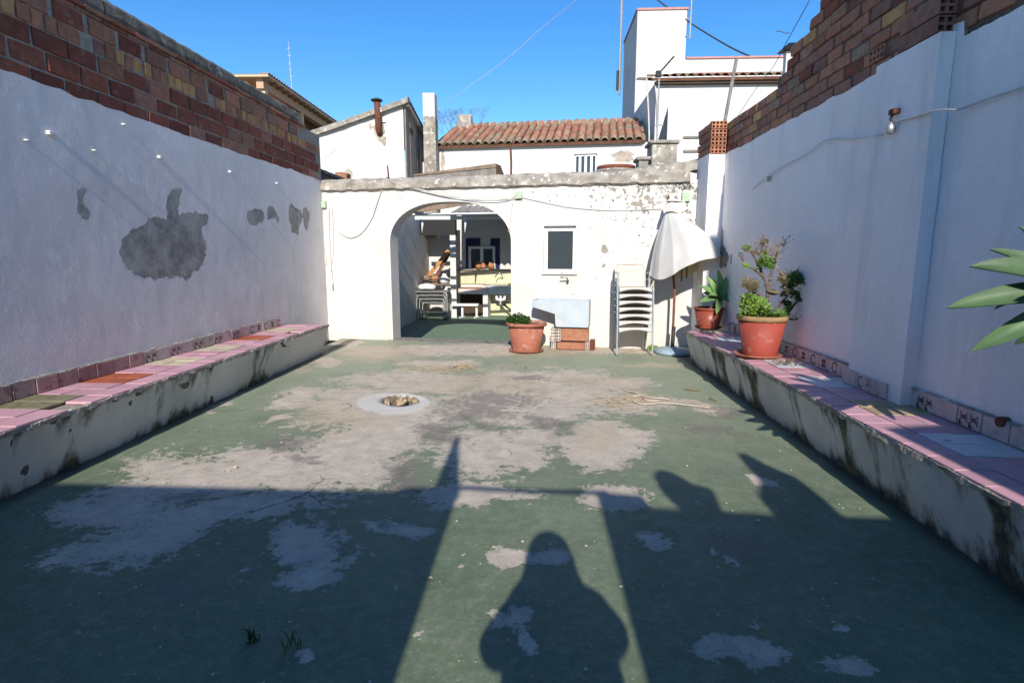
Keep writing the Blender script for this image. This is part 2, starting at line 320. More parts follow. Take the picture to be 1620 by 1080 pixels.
def yard():
    xs = np.arange(-3.66, 2.46, .04); ys = np.concatenate([np.arange(-1.6, 1.2, .15), np.arange(1.2, 10.6, .04)])
    X, Y = np.meshgrid(xs, ys, indexing='ij'); X = X.ravel(); Y = Y.ravel()
    Z = .006*fbm(X*1.2, Y*1.2, 3)+.002*fbm(X*9, Y*9, 1)-.006
    lim = byat(X)+.12; keep = Y <= lim+.1
    P = np.stack([X, np.minimum(Y, lim), Z], 1)
    px, py = pixn(P)
    wx = px+(38*fbm(X*1.6, Y*1.6, 11, 5)+22*fbm(X*5, Y*5, 17, 4))*np.clip(3.5/np.maximum(Y, 1), .35, 1.4); wy = py+(20*fbm(X*1.6, Y*1.6, 23, 5)+12*fbm(X*5, Y*5, 29, 4))*np.clip(3.2/np.maximum(Y, 1), .25, 1.3)
    peel = blobs(wx, wy, [(370,750,230,50,-6),(520,735,170,75,-15),(640,665,150,40,-8),(770,720,115,45),(820,640,170,40),(650,605,130,22),(860,600,130,22),
        (470,630,60,18,-12),(440,662,36,7,-8),(330,640,30,6,-20),(560,640,75,38),(945,710,88,38,8),(950,680,60,22),(1010,640,70,18),(980,610,70,12),(745,782,110,18),(955,785,66,22),(560,880,1,1),
        (230,850,150,38,-12),(350,815,150,30,-5),(500,860,85,45,10),(505,905,40,22),(615,825,50,12),(655,832,40,14),(800,880,38,22,15),(855,885,35,20),(805,980,44,26),(815,1020,18,26),
        (1017,850,30,14),(1140,1022,75,24),(1190,988,14,10),(1200,1040,50,25),(1340,1040,60,18),(1330,985,20,10),(1145,884,12,9),(1115,872,16,6),(405,890,10,4),(345,862,9,4),(487,1040,14,20,30),
        (520,575,30,8),(420,590,30,6,-10),(590,556,60,9),(740,552,160,10),(1000,556,120,9),(540,545,40,8),(700,575,90,9),(1130,655,40,8,8),(850,690,60,20),(180,800,130,26,-8),(300,770,200,30,-4),
        (905,630,90,30),(1000,690,40,20),(730,870,8,4),(655,1000,8,5),(730,885,8,4),(1090,640,60,6,6),(1200,760,40,9,15),(620,700,70,30)])
    peel = np.maximum(peel, -.55+.30*np.clip((Y-2.5)/3, 0, 1))
    dark = blobs(wx, wy, [(760,655,95,32,-10),(700,690,60,24,20),(640,755,60,40,-60),(870,668,60,14,12),(612,822,26,12),(830,600,60,10),(790,635,110,22),(440,700,60,18),(470,730,60,14),(300,780,90,14),(1150,655,60,12,10),(260,930,70,40),(1120,680,80,10,5),(1170,870,90,30,10),(720,580,30,5)])
    tan = blobs(wx, wy, [(770,610,160,30),(1000,632,55,26,5),(930,605,120,14),(690,583,70,9),(1030,580,70,6),(600,560,120,16),(880,555,160,14),(460,580,60,12),(1090,640,60,6,6),(950,690,50,30),(540,660,120,40)])
    # grime along the foot of the benches and walls
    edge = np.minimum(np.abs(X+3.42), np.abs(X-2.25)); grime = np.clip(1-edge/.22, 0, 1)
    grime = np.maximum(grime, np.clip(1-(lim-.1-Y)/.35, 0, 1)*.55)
    clean = blobs(wx*.5+px*.5, wy*.5+py*.5, [(623,639,66,20)])
    hole = blobs(wx*.25+px*.75, wy*.2+py*.8, [(633,634,28,8.)]); P[:, 2] -= .11*np.clip((hole+.05)*9, 0, 1)
    nu, nv = len(xs), len(ys); mb = MB(); mb.grid([tuple(p) for p in P], nu, nv)
    k = keep; mb.f = [f for f in mb.f if all(k[i] for i in f)]
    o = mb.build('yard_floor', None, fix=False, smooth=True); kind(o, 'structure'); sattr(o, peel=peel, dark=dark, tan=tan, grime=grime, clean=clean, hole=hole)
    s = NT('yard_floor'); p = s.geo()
    n1 = s.noise(2.6, 9, .68, p, .6); n2 = s.noise(14, 7, .65, p); n3 = s.noise(60, 4, .6, p); mu = lambda v, a: s.math('MULTIPLY_ADD', v, a, -a/2)
    pe = s.math('ADD', s.math('ADD', s.math('MULTIPLY', s.attr('peel'), .8), mu(n1, 1.2)), s.math('ADD', mu(n2, 1.3), mu(n3, .5)))
    pk = s.ramp(pe, .08, .13)
    sm = s.math('ADD', s.noise(5.5, 6, .6, p), mu(n3, .12)); pk = s.math('MAXIMUM', pk, s.ramp(sm, .672, .69))     # stray chips
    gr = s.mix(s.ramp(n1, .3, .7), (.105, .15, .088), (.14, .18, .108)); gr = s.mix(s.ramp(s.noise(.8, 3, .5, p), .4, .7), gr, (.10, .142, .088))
    sx = s.n('SeparateXYZ'); s.l(p, sx.inputs[0]); dust_shade = s.ramp(s.math('ADD', sx.outputs[1], mu(n1, 3.0)), 2.2, 7.5); gr = s.mix(s.math('MULTIPLY', dust_shade, .8), gr, s.mix(n2, (.27, .315, .215), (.36, .375, .27)))  # dust pales the far green; shade is painted into the darker near green
    gr = s.mix(s.math('MULTIPLY', s.ramp(n2, .42, .75), .55), gr, (.24, .25, .185)); gr = s.mix(s.math('MULTIPLY', s.ramp(s.noise(35, 6, .7, p), .56, .72), .5), gr, (.33, .31, .25))
    co = s.mix(s.ramp(s.noise(7, 7, .7, p), .3, .68), (.57, .485, .39), (.40, .35, .29)); co = s.mix(s.math('MULTIPLY', s.ramp(n3, .5, .8), .5), co, (.64, .57, .48))
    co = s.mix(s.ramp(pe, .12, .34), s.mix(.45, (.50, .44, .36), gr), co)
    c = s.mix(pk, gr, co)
    c = s.mix(s.math('MULTIPLY', s.ramp(s.math('ADD', s.math('ADD', s.attr('tan'), mu(n1, 1.4)), mu(n2, 1.3)), .05, .7), .6), c, (.47, .385, .28))
    c = s.mix(s.math('MULTIPLY', s.ramp(s.math('ADD', s.math('ADD', s.attr('dark'), mu(n2, 1.9)), mu(s.noise(5, 8, .75, p, .8), 2.2)), .1, .75), .68), c, (.17, .15, .135))
    c = s.mix(s.ramp(s.math('ADD', s.attr('clean'), mu(n2, .5)), .06, .12), c, s.mix(n2, (.60, .57, .52), (.52, .49, .44)))
    c = s.mix(s.ramp(s.math('ADD', s.attr('hole'), mu(n2, .2)), -.16, -.06), c, s.mix(n2, (.10, .075, .05), (.22, .17, .11)))
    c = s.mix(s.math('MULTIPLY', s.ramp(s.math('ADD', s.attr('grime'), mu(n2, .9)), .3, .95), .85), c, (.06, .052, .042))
    c = s.mix(s.math('MULTIPLY', s.ramp(s.noise(1.7, 9, .78, p, .5), .46, .72), .5), c, s.mix(1., c, (.62, .59, .55), 'MULTIPLY'))
    c = s.mix(s.math('MULTIPLY', s.ramp(s.noise(42, 5, .7, p), .57, .68), .45), c, s.mix(1., c, (.45, .44, .42), 'MULTIPLY')); c = s.mix(s.math('MULTIPLY', s.ramp(s.noise(75, 3, .6, p), .63, .70), .35), c, (.50, .47, .41))
    vor = s.n('TexVoronoi', feature='DISTANCE_TO_EDGE'); vor.inputs['Scale'].default_value = .42; dv = s.n('VectorMath', operation='ADD')
    nz = s.n('TexNoise'); nz.inputs['Scale'].default_value = 3; nz.inputs['Detail'].default_value = 6; s.l(p, nz.inputs[0]); sc = s.n('VectorMath', operation='SCALE'); s.l(nz.outputs['Color'], sc.inputs[0]); sc.inputs[3].default_value = .35
    s.l(p, dv.inputs[0]); s.l(sc.outputs[0], dv.inputs[1]); s.l(dv.outputs[0], vor.inputs['Vector'])
    ck = s.math('MULTIPLY', s.math('SUBTRACT', 1., s.ramp(vor.outputs['Distance'], .0006, .0032)), s.ramp(s.noise(1.1, 3, .5, p), .52, .62)); c = s.mix(s.math('MULTIPLY', ck, .8), c, (.05, .045, .035))
    h = s.math('ADD', s.math('MULTIPLY', pk, -.5), s.math('ADD', s.math('MULTIPLY', n2, .5), s.math('MULTIPLY', n3, .35))); h = s.math('SUBTRACT', h, ck); s.bump(h, .005)
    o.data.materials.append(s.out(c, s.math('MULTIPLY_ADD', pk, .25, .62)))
yard()
# stones in the broken drain hole, dry weeds, twigs and leaves lying about
hc = onz(633, 634); 
for k in range(22):
    bm = bmesh.new(); bmesh.ops.create_icosphere(bm, subdivisions=1, radius=1); 
    for v in bm.verts: v.co *= random.uniform(.7, 1.2)
    m = bpy.data.meshes.new('stone'); bm.to_mesh(m); bm.free()
    o = inst('stone', m, 'stone', None, (hc.x+random.uniform(-.20, .2), hc.y+random.uniform(-.17, .2), -.05+random.uniform(-.015, .02)), (random.random()*3, random.random()*3, 0), (random.uniform(.022, .045), random.uniform(.02, .035), random.uniform(.014, .024)))
    tag(o, 'small tan stone filling the broken drain hole in the yard floor', 'stone', 'stones in the drain hole')
def straw_clump(name, label, px, py, sx, sy, n, mat, up=.03, ln=.1, cat='dry weeds'):
    mb = MB()
    for k in range(n):
        c = onz(px+random.gauss(0, sx*.5), py+random.gauss(0, sy*.5)); a = random.uniform(0, 6.28); L = ln*random.uniform(.4, 1.3)
        d = Vector((math.cos(a)*1.0, math.sin(a)*.5, 0)); pts = [c+d*(-L/2)+Vector((0, 0, .004)), c+Vector((0, 0, up*random.random()+.005)), c+d*(L/2)+Vector((random.uniform(-.02, .02), 0, up*random.uniform(0, .8)+.003))]
        mb.tube(pts, [.003, .0035, .0015], 4)
    o = mb.build(name, mat, fix=False); kind(o, 'stuff'); tag(o, label, cat); return o
straw_clump('dry_weeds', 'low strip of dry straw weeds along a floor crack before the arch', 690, 584, 60, 5, 80, 'straw', .02, .10)
straw_clump('dry_weeds', 'pale dry weed tuft on the crack nearest the terracotta planter', 735, 582, 16, 4, 70, 'straw', .07, .10)
straw_clump('dry_weeds', 'flattened straw mat over broken concrete facing the mossy bench', 985, 634, 40, 16, 80, 'straw', .015, .12)
def twig(name, label, pts, r, mat='twig_pale', cat='twig'):
    mb = MB(); mb.tube(spline([onz(x, y)+Vector((0, 0, z)) for x, y, z in pts], 5), r, 5); return tag(mb.build(name, mat, smooth=True), label, cat)
twig('dry_twig', 'long pale dry stalk trailing toward the mossy bench', [(1000,636,.02),(1020,641,.012),(1050,640,.02),(1085,642,.012),(1122,646,.01)], .006)
twig('dry_twig', 'forked pale root lying above the long dry stalk', [(990,619,.015),(1008,624,.02),(1028,630,.01),(1045,632,.02),(1060,633,.01)], .006)
twig('dry_twig', 'thin pale root arching over the broken concrete', [(1000,628,.01),(1015,629,.03),(1022,634,.01),(1040,636,.015)], .007)
twig('dry_twig', 'short brown stick alone on the green floor', [(1083,616,.006),(1095,618,.01),(1106,618,.006)], .009, 'leaf_dry')
twig('dry_twig', 'small curled dry stalk beside the bench shadow', [(1122,631,.01),(1128,634,.02),(1134,635,.006)], .006, 'leaf_dry')
def tuft(label, px, py, n, hgt, mat, spread=.04, cat='grass tuft'):
    mb = MB(); c = onz(px, py)
    for k in range(n):
        a = random.uniform(0, 6.28); b = c+Vector((random.gauss(0, spread), random.gauss(0, spread), 0)); L = hgt*random.uniform(.5, 1.1); d = Vector((math.cos(a), math.sin(a), 0))*L*random.uniform(.15, .7)
        mb.tube([b, b+d*.4+Vector((0, 0, L*.6)), b+d+Vector((0, 0, L*.85))], [.003, .0028, .0006], 3)
    o = mb.build('grass_tuft', mat, fix=False); return tag(kind(o, 'stuff'), label, cat)
tuft('dark grass tuft growing from the floor crack in the shade', 402, 1012, 16, .06, 'herb', .014); tuft('thin spreading grass blades beside the dark crack tuft', 462, 1025, 8, .08, 'moss_green', .02)
tuft('tiny grass sprout before the terracotta planter', 831, 583, 9, .07, 'straw', .015)
for k in range(90):                                # paint chips and grit
    pass
mb = MB()
for k in range(700):
    x, y = random.uniform(-3.2, 2.1), random.uniform(1.5, 9.8); r = random.uniform(.003, .011)*(1.6 if random.random() < .06 else 1); a = random.random()*6
    mb.add([(x+r*math.cos(a+q)*random.uniform(.6, 1.3), y+r*math.sin(a+q), .006) for q in (0, 1.6, 3.1, 4.7)]+[(x, y, .006+r*.5)], [(0,1,4),(1,2,4),(2,3,4),(3,0,4)])
kind(tag(mb.build('floor_grit', 'twig_pale', fix=False), 'pale paint chips and grit scattered over the yard floor', 'grit'), 'stuff')

# ------------------------------------------------------------------ boundary walls
def pgrid(fn, us, vs, stain=None, dirt=None, moss=None, flake=None, name='plaster', mat='plaster_grey', parent=None):
    V = []; 
    U, W = np.meshgrid(us, vs, indexing='ij')
    P = np.stack(np.broadcast_arrays(*fn(U.ravel(), W.ravel())), 1)
    mb = MB().grid([tuple(p) for p in P], len(us), len(vs)); o = mb.build(name, mat, parent, smooth=True, fix=False)
    z = np.zeros(len(P)); px, py = pixn(P); S3 = P[:, 0]+P[:, 1]; wz = np.clip(7/np.maximum(P[:, 1], 2), .4, 1.6)
    px = px+wz*(16*fbm(S3*3, P[:, 2]*3, 41, 5)); py = py+wz*(22*fbm(S3*3, P[:, 2]*2.4, 53, 5))
    sattr(o, stain=stain(P, px, py) if stain else z-1, dirt=dirt(P) if dirt else z-1, moss=moss(P, px, py) if moss else z-1, flake=flake(P, px, py) if flake else z); return o
YB = -1.6
lw = thing('boundary_wall', 'grey rendered yard wall topped with red and yellow brick courses and black coping', 'wall', (XL, 5, 0))
mb = MB().box((XL-.30, YB, -.5), (XL-.024, 10.30, 3.64)); mb.build('mortar_core', 'mortar', lw)
ltop = lambda y: 2.865+.03*np.clip(4.7-y, 0, 2)+.022*fbm(y*6, 1.3, 0, 5)+.022*fbm(y*1.1, 4, 0, 2)
ysl = np.concatenate([np.arange(YB, 3, .12), np.arange(3, 10.31, .018)])
def lwf(y, v):
    z = -.05+v*(ltop(y)+.05); b = .007*fbm(y*.6, z*.6, 2, 2)+.0012*fbm(y*7, z*5, 8, 3); return (XL+b, y, z)
def lst(P, px, py):
    s = blobs(px, py, [(265,395,64,47),(225,402,30,20),(297,378,27,40),(276,335,10,44,-4),(318,348,14,14),(128,322,10,14,-20),(124,296,8,9),(462,352,10,22),(482,345,9,22,-8),(402,340,11,12),(428,342,8,12),(300,400,25,35)])
    return s*.9+.45
lp = pgrid(lwf, ysl, np.linspace(0, 1, 90), stain=lambda P, a, b: np.where(lst(P, a, b) > .3, lst(P, a, b)+.05, -1), dirt=lambda P: .12-(P[:, 2]-.55)*.9, parent=lw)
mb = MB(); 
for i in range(len(ysl)-1):                        # broken lip of the render, its own thickness
    a, b = ysl[i], ysl[i+1]; za, zb = [tuple(float(q) for q in lwf(c_, 1)) for c_ in (a, b)]; mb.add([za, zb, (XL-.05, b, zb[2]-.004), (XL-.05, a, za[2]-.004)], [(0,1,2,3)])
mb.build('render_lip', 'mortar', lw, fix=False)
BR = [chbox(.308+random.uniform(-.008,.006), .10, .143, .007, .006) for _ in range(9)]; HD = [chbox(.108, .10, .124, .006, .006) for _ in range(7)]; RB = [chbox(.270+random.uniform(-.01,.006), .11, .101, .007, .006) for _ in range(9)]
for m in BR+HD+RB: m.transform(Matrix.Rotation(R(90), 4, 'Z'))
def lay(parent, meshes, x, z, y0, y1, pitch, off, mats, skip=0., jx=.006, wts=None, top=None):
    y = y0+off
    while y < y1:
        if y-pitch/2 < y1 and random.random() >= skip:
            inst('brick', random.choice(meshes), random.choices(mats, wts)[0], parent, (x+random.uniform(-jx, jx), y, z+random.uniform(-.003, .003)), (random.uniform(-.012, .012), random.uniform(-.01, .01), random.uniform(-.012, .012)))
        y += pitch
    return
bx = XL-.05-.012
for k, (z, mts, wt) in enumerate(((2.905, ['brick_red', 'brick_brown'], [3, 1]), (3.065, ['brick_red', 'brick_brown'], [5, 1]), (3.225, ['brick_red', 'brick_orange'], [5, 1]))):
    lay(lw, BR, bx, z, 2.6, 10.1, .33, [.0, .16, .05][k], mts, wts=wt)
lay(lw, HD, bx, 3.372, 2.6, 10.2, .125, .06, ['brick_yellow', 'brick_orange', 'brick_brown'], .05, .01, [5, 2, 1])
lay(lw, BR, bx, 3.515, 2.6, 9.5, .36, .1, ['brick_orange', 'brick_yellow', 'brick_red', 'brick_brown'], .04, .008, [3, 1, 4, 2])
# thin ribbed bricks under the coping
TB = chbox(.30, .12, .034, .004); TB.transform(Matrix.Rotation(R(90), 4, 'Z'))
y = 2.6
while y < 9.5: 
    for q in range(2): inst('brick', TB, random.choice(['brick_orange', 'brick_brown', 'brick_red']), lw, (bx-.008+.016*q, y+q*.1, 3.615+.042*q))
    y += .31
capP = [(-.17, 0), (.09, 0), (.10, .05), (.085, .14), (.03, .19), (-.1, .20), (-.17, .16)]
segs = [(2.2, 4.0), (4.02, 5.3), (5.32, 6.5), (6.52, 7.9), (7.92, 9.52)]
for a, b in segs: roughbar((XL-.13, a, 3.685+random.uniform(-.008, .008)), (XL-.13, b, 3.685), (1, 0, 0), (0, 0, 1), 70, .02, capP).build('coping_stone', 'coping_black', lw, smooth=False)
roughbar((XL-.13, 9.56, 3.46), (XL-.13, 10.30, 3.45), (1, 0, 0), (0, 0, 1), 30, .02, capP).build('coping_stone', 'coping_black', lw)
roughbar((XL-.13, YB, 3.685), (XL-.13, 2.18, 3.685), (1, 0, 0), (0, 0, 1), 30, .02, capP).build('coping_stone', 'coping_black', lw)
# cable clips left on the render
for i, (px, py, sz) in enumerate(((79,211,.045),(252,249,.038),(363,272,.034),(437,290,.03),(40,222,.018),(194,197,.02),(147,238,.016))):
    p = onx(px, py, XL); m = MB().box((p.x-.01, p.y-sz*.8, p.z-sz*.35), (p.x+.03, p.y+sz*.8, p.z+sz*.35))
    o = m.build('cable_clip', 'white_plastic', bevel=.004); tag(o, ['largest white cable clip, above the small dark peeled scar', 'white cable clip above the biggest peeled patch', 'medium white cable clip past the biggest peeled patch', 'white cable clip above the pair of narrow peeled scars', 'tiny white plug beside the largest cable clip', 'small round white plug just below the brick courses', 'tiny white plug between the largest clip and the round plug'][i], 'clip', 'cable clips on the grey wall')

rw = thing('boundary_wall', 'pale rendered yard wall with square pier and rising stepped orange brickwork', 'wall', (XR, 5, 0))
MB().box((XR+.026, -1.2, -.5), (XR+.30, 9.30, 3.36)).build('mortar_core', 'mortar_dark', rw)
PY0, PY1, PX = 4.06, 4.76, XR-.10
rtop = lambda y: np.where(y > 4.9, 2.99, np.where(y > 4.0, 3.03, 2.93))+.034*fbm(y*6, 7.7, 0, 5)
def rwf(y, v):
    z = -.05+v*(rtop(y)+.05); return (XR-.008*fbm(y*.7, z*.7, 12, 2)-.0012*fbm(y*8, z*6, 3, 3), y, z)
def rst(P, px, py): return blobs(px, py, [(1113,345,10,26),(1135,372,12,30,-14),(1145,402,12,22),(1112,405,14,14),(1108,330,7,30),(1128,345,5,20)])*.8+.45
ysr = np.concatenate([np.arange(YB, 2.6, .12), np.arange(2.6, 9.31, .018)])
pgrid(rwf, ysr, np.linspace(0, 1, 90), stain=lambda P, a, b: np.where(rst(P, a, b) > .2, rst(P, a, b), -1), dirt=lambda P: .1-(P[:, 2]-.55)*1.0, parent=rw, mat='plaster_pale')
mb = MB()
for i in range(len(ysr)-1):
    a, b = [tuple(float(q) for q in rwf(c_, 1)) for c_ in (ysr[i], ysr[i+1])]; mb.add([a, b, (XR+.06, b[1], b[2]-.004), (XR+.06, a[1], a[2]-.004)], [(0,1,2,3)])
mb.build('render_lip', 'mortar', rw, fix=False)
def pier(y0, y1, x, z1, nm):
    def f(u, v):                                   # u runs round the pier
        L = [XR-x, (y1-y0), XR-x]; t = u*sum(L); z = -.02+v*(z1+.02); e = .008*fbm(u*20, z*3, 5, 4)
        return (np.where(t < L[0], XR-t, np.where(t < L[0]+L[1], x-e, x+(t-L[0]-L[1]))), np.where(t < L[0], y0-e, np.where(t < L[0]+L[1], y0+(t-L[0]), y1+e)), z)
    L0 = (XR-x)/(2*(XR-x)+y1-y0); us = np.unique(np.concatenate([np.linspace(0, L0, 5), np.linspace(L0, 1-L0, 16), np.linspace(1-L0, 1, 5)]))
    o = pgrid(f, us, np.linspace(0, 1, 60), dirt=lambda P: .1-(P[:, 2]-.55)*1.0, name=nm, parent=rw, mat='plaster_pale'); o.data.polygons.foreach_set('use_smooth', [False]*len(o.data.polygons))
    MB().box((x+.012, y0+.012, z1-.06), (XR+.03, y1-.012, z1-.008)).build('pier_top', 'mortar', rw)
pier(PY0, PY1, PX, 2.99, 'pier'); pier(8.62, 9.24, XR-.24, 3.0, 'pier')
bxr = XR+.055+.012
for k in range(12):
    z = 3.035+.115*k; ymax = [9.15, 9.15, 9.15, 9.0, 7.0, 6.78, 6.55, 6.28, 5.98, 5.75, 5.5, 5.25][k]
    lay(rw, RB, bxr, z, 2.6, ymax, .288, [.0, .14, .05, .19][k % 4]+ (0 if k < 4 else .02*k), ['brick_orange', 'brick_brown', 'brick_yellow', 'brick_grey', 'brick_red'], .0, .012, [8, 7, 1, 2, 2])
    if k >= 3: MB().box((XR+.028, YB, z-.058), (XR+.30, ymax-.02, z+.055)).build('mortar_core', 'mortar_dark', rw)
def hollow(name, L, Hh, D, nx, ny, mat, parent, M4, hole=.62):
    """brick with nx by ny cell openings in its front (-Y) face, cells 4 cm deep"""
    mb = MB(); cx, cz = L/nx, Hh/ny; hx, hz = cx*hole/2, cz*hole/2
    xs = [-L/2]; zs = [0.]
    for i in range(nx): c = -L/2+cx*(i+.5); xs += [c-hx, c+hx]
    for j in range(ny): c = cz*(j+.5); zs += [c-hz, c+hz]
    xs.append(L/2); zs.append(Hh)
    for i in range(len(xs)-1):
        for j in range(len(zs)-1):
            a, b, c, d = xs[i], xs[i+1], zs[j], zs[j+1]
            if i % 2 and j % 2:
                q = .05; mb.add([(a,0,c),(b,0,c),(b,0,d),(a,0,d),(a,q,c),(b,q,c),(b,q,d),(a,q,d)], [(0,1,5,4),(1,2,6,5),(2,3,7,6),(3,0,4,7),(4,5,6,7)])
            else: mb.add([(a,0,c),(b,0,c),(b,0,d),(a,0,d)], [(0,1,2,3)])
    mb.add([(-L/2,0,0),(L/2,0,0),(L/2,0,Hh),(-L/2,0,Hh),(-L/2,D,0),(L/2,D,0),(L/2,D,Hh),(-L/2,D,Hh)], [(1,5,6,2),(4,0,3,7),(3,2,6,7),(4,5,1,0),(5,4,7,6)])
    mb.v = [tuple(M4@Vector(v)) for v in mb.v]
    return mb.build(name, mat, parent, fix=False)
for k in range(4): hollow('brick', .22, .104, .11, 4, 2, 'brick_orange', rw, Matrix.Translation((XR-.12, 8.60, 3.0+.115*k)))
for k in range(4):
    for q in range(2): inst('brick', RB[q], 'brick_orange', rw, (XR-.17, 8.83+.288*q+.05*(k % 2), 3.052+.115*k))
for yy, zz in ((4.95, 3.09), (3.70, 3.16)): hollow('brick', .2, .104, .11, 4, 2, 'brick_brown', rw, Matrix.Translation((XR-.01, yy, zz))@Matrix.Rotation(R(-90), 4, 'Z'))
for k in range(2): hollow('brick', .16, .104, .4, 3, 2, 'brick_brown', rw, Matrix.Translation((XR-.02, 4.1, 3.0+.115*k)))
# cable along the pale wall, clamp, stub pipe
p = [onx(x, y, XR-(.13 if 1385 < x < 1500 else .03)) for x, y in ((1190,300),(1225,272),(1275,245),(1308,222),(1350,220),(1397,213))]
tag(MB().tube(spline(p, 5), .006, 6).build('wall_cable', 'cable', smooth=True), 'slack painted cable rising along the pale wall up to the clamp', 'cable')
p = [onx(x, y, xx) for x, y, xx in ((1415,193,PX-.03),(1445,186,PX-.02),(1482,175,PX-.02),(1510,174,PX-.015),(1522,172,XR-.03),(1560,158,XR-.03),(1620,138,XR-.03),(1720,100,XR-.03))]
tag(MB().tube(spline(p, 5), .007, 6).build('wall_cable', 'cable', smooth=True), 'taut painted cable running from the clamp across the pier', 'cable')
c = onx(1412, 195, PX-.03); t = thing('line_clamp', 'rusty metal clothesline clamp bolted to the wall pier', 'clamp', c)
MB().box((c.x-.02, c.y-.035, c.z+.06), (c.x+.03, c.y+.035, c.z+.10)).build('bracket', 'rust', t, bevel=.005)
MB().tube([c+Vector((0, 0, .09)), c+Vector((-.01, .01, .03)), c+Vector((0, -.01, -.02))], .01, 6).build('hook', 'dark_iron', t)
MB().lathe([(.012, -.05), (.03, -.04), (.034, 0), (.02, .03), (.01, .04)], c+Vector((-.012, 0, -.03)), 10).build('insulator', 'galvanised', t, smooth=True)
for px, py, lb in ((1219,283,'grey stub of pipe sticking out of the pale wall under the cable'), (1594,667,'dark rusty pipe stub low on the pale wall over the skirting')):
    c = onx(px, py, XR); tag(MB().tube([c+Vector((.03, 0, 0)), c+Vector((-.05, 0, .0))], .03, 10).build('pipe_stub', 'rust' if px > 1500 else 'galvanised'), lb, 'pipe')

# ------------------------------------------------------------------ masonry benches along both walls
ZB = .475
MTOP = .012
def motif(kindn, M4, parent):
    mb = MB()
    def arc(cx, cz, rx, rz, a0, a1, wd, n=14):
        P = [(cx+rx*math.cos(a0+(a1-a0)*k/n), cz+rz*math.sin(a0+(a1-a0)*k/n)) for k in range(n+1)]; Q = [(cx+(rx-wd)*math.cos(a0+(a1-a0)*k/n), cz+(rz-wd)*math.sin(a0+(a1-a0)*k/n)) for k in range(n+1)]
        mb.add([(x, 0, z) for x, z in P+Q], [(k, k+1, n+2+k, n+1+k) for k in range(n)])
    def poly(P): mb.add([(x, 0, z) for x, z in P], [tuple(range(len(P)))])
    if kindn == 'ring': arc(0, .06, .048, .05, .35, 5.9, .011)
    elif kindn == 'arcs': arc(-.02, .06, .05, .045, 1.2, 5.0, .008); arc(.05, .075, .03, .03, -1.5, 1.5, .007)
    elif kindn == 'cross':
        for a in range(4):
            t = R(45+90*a); c = (.026*math.cos(t), .06+.03*math.sin(t)); poly([(c[0]+.016*math.cos(q)*(.6 if int(q*2) % 2 else 1), c[1]+.017*math.sin(q)) for q in (0, 1.05, 2.1, 3.14, 4.2, 5.2)])
        poly([(-.006, .054), (.006, .054), (.006, .066), (-.006, .066)])
    else:
        for sx in (-1, 1):
            arc(sx*.042, .088, .03, .02, 2.6, 6.8, .006, 8); arc(sx*.042, .035, .032, .024, -.2, 3.4, .006, 8)
            poly([(sx*.042-.036, .008), (sx*.042-.008, .008), (sx*.042-.036, .04)]); poly([(sx*.042-.034, .062), (sx*.042+.034, .058), (sx*.042+.034, .064), (sx*.042-.034, .068)])
    mb.v = [tuple(M4@Vector(v)) for v in mb.v]; return mb.build('painted_motif', 'motif_black', parent, fix=False)
TILE = chbox(.194, .194, .02, .003); SK = chbox(.016, .194, .118, .003)
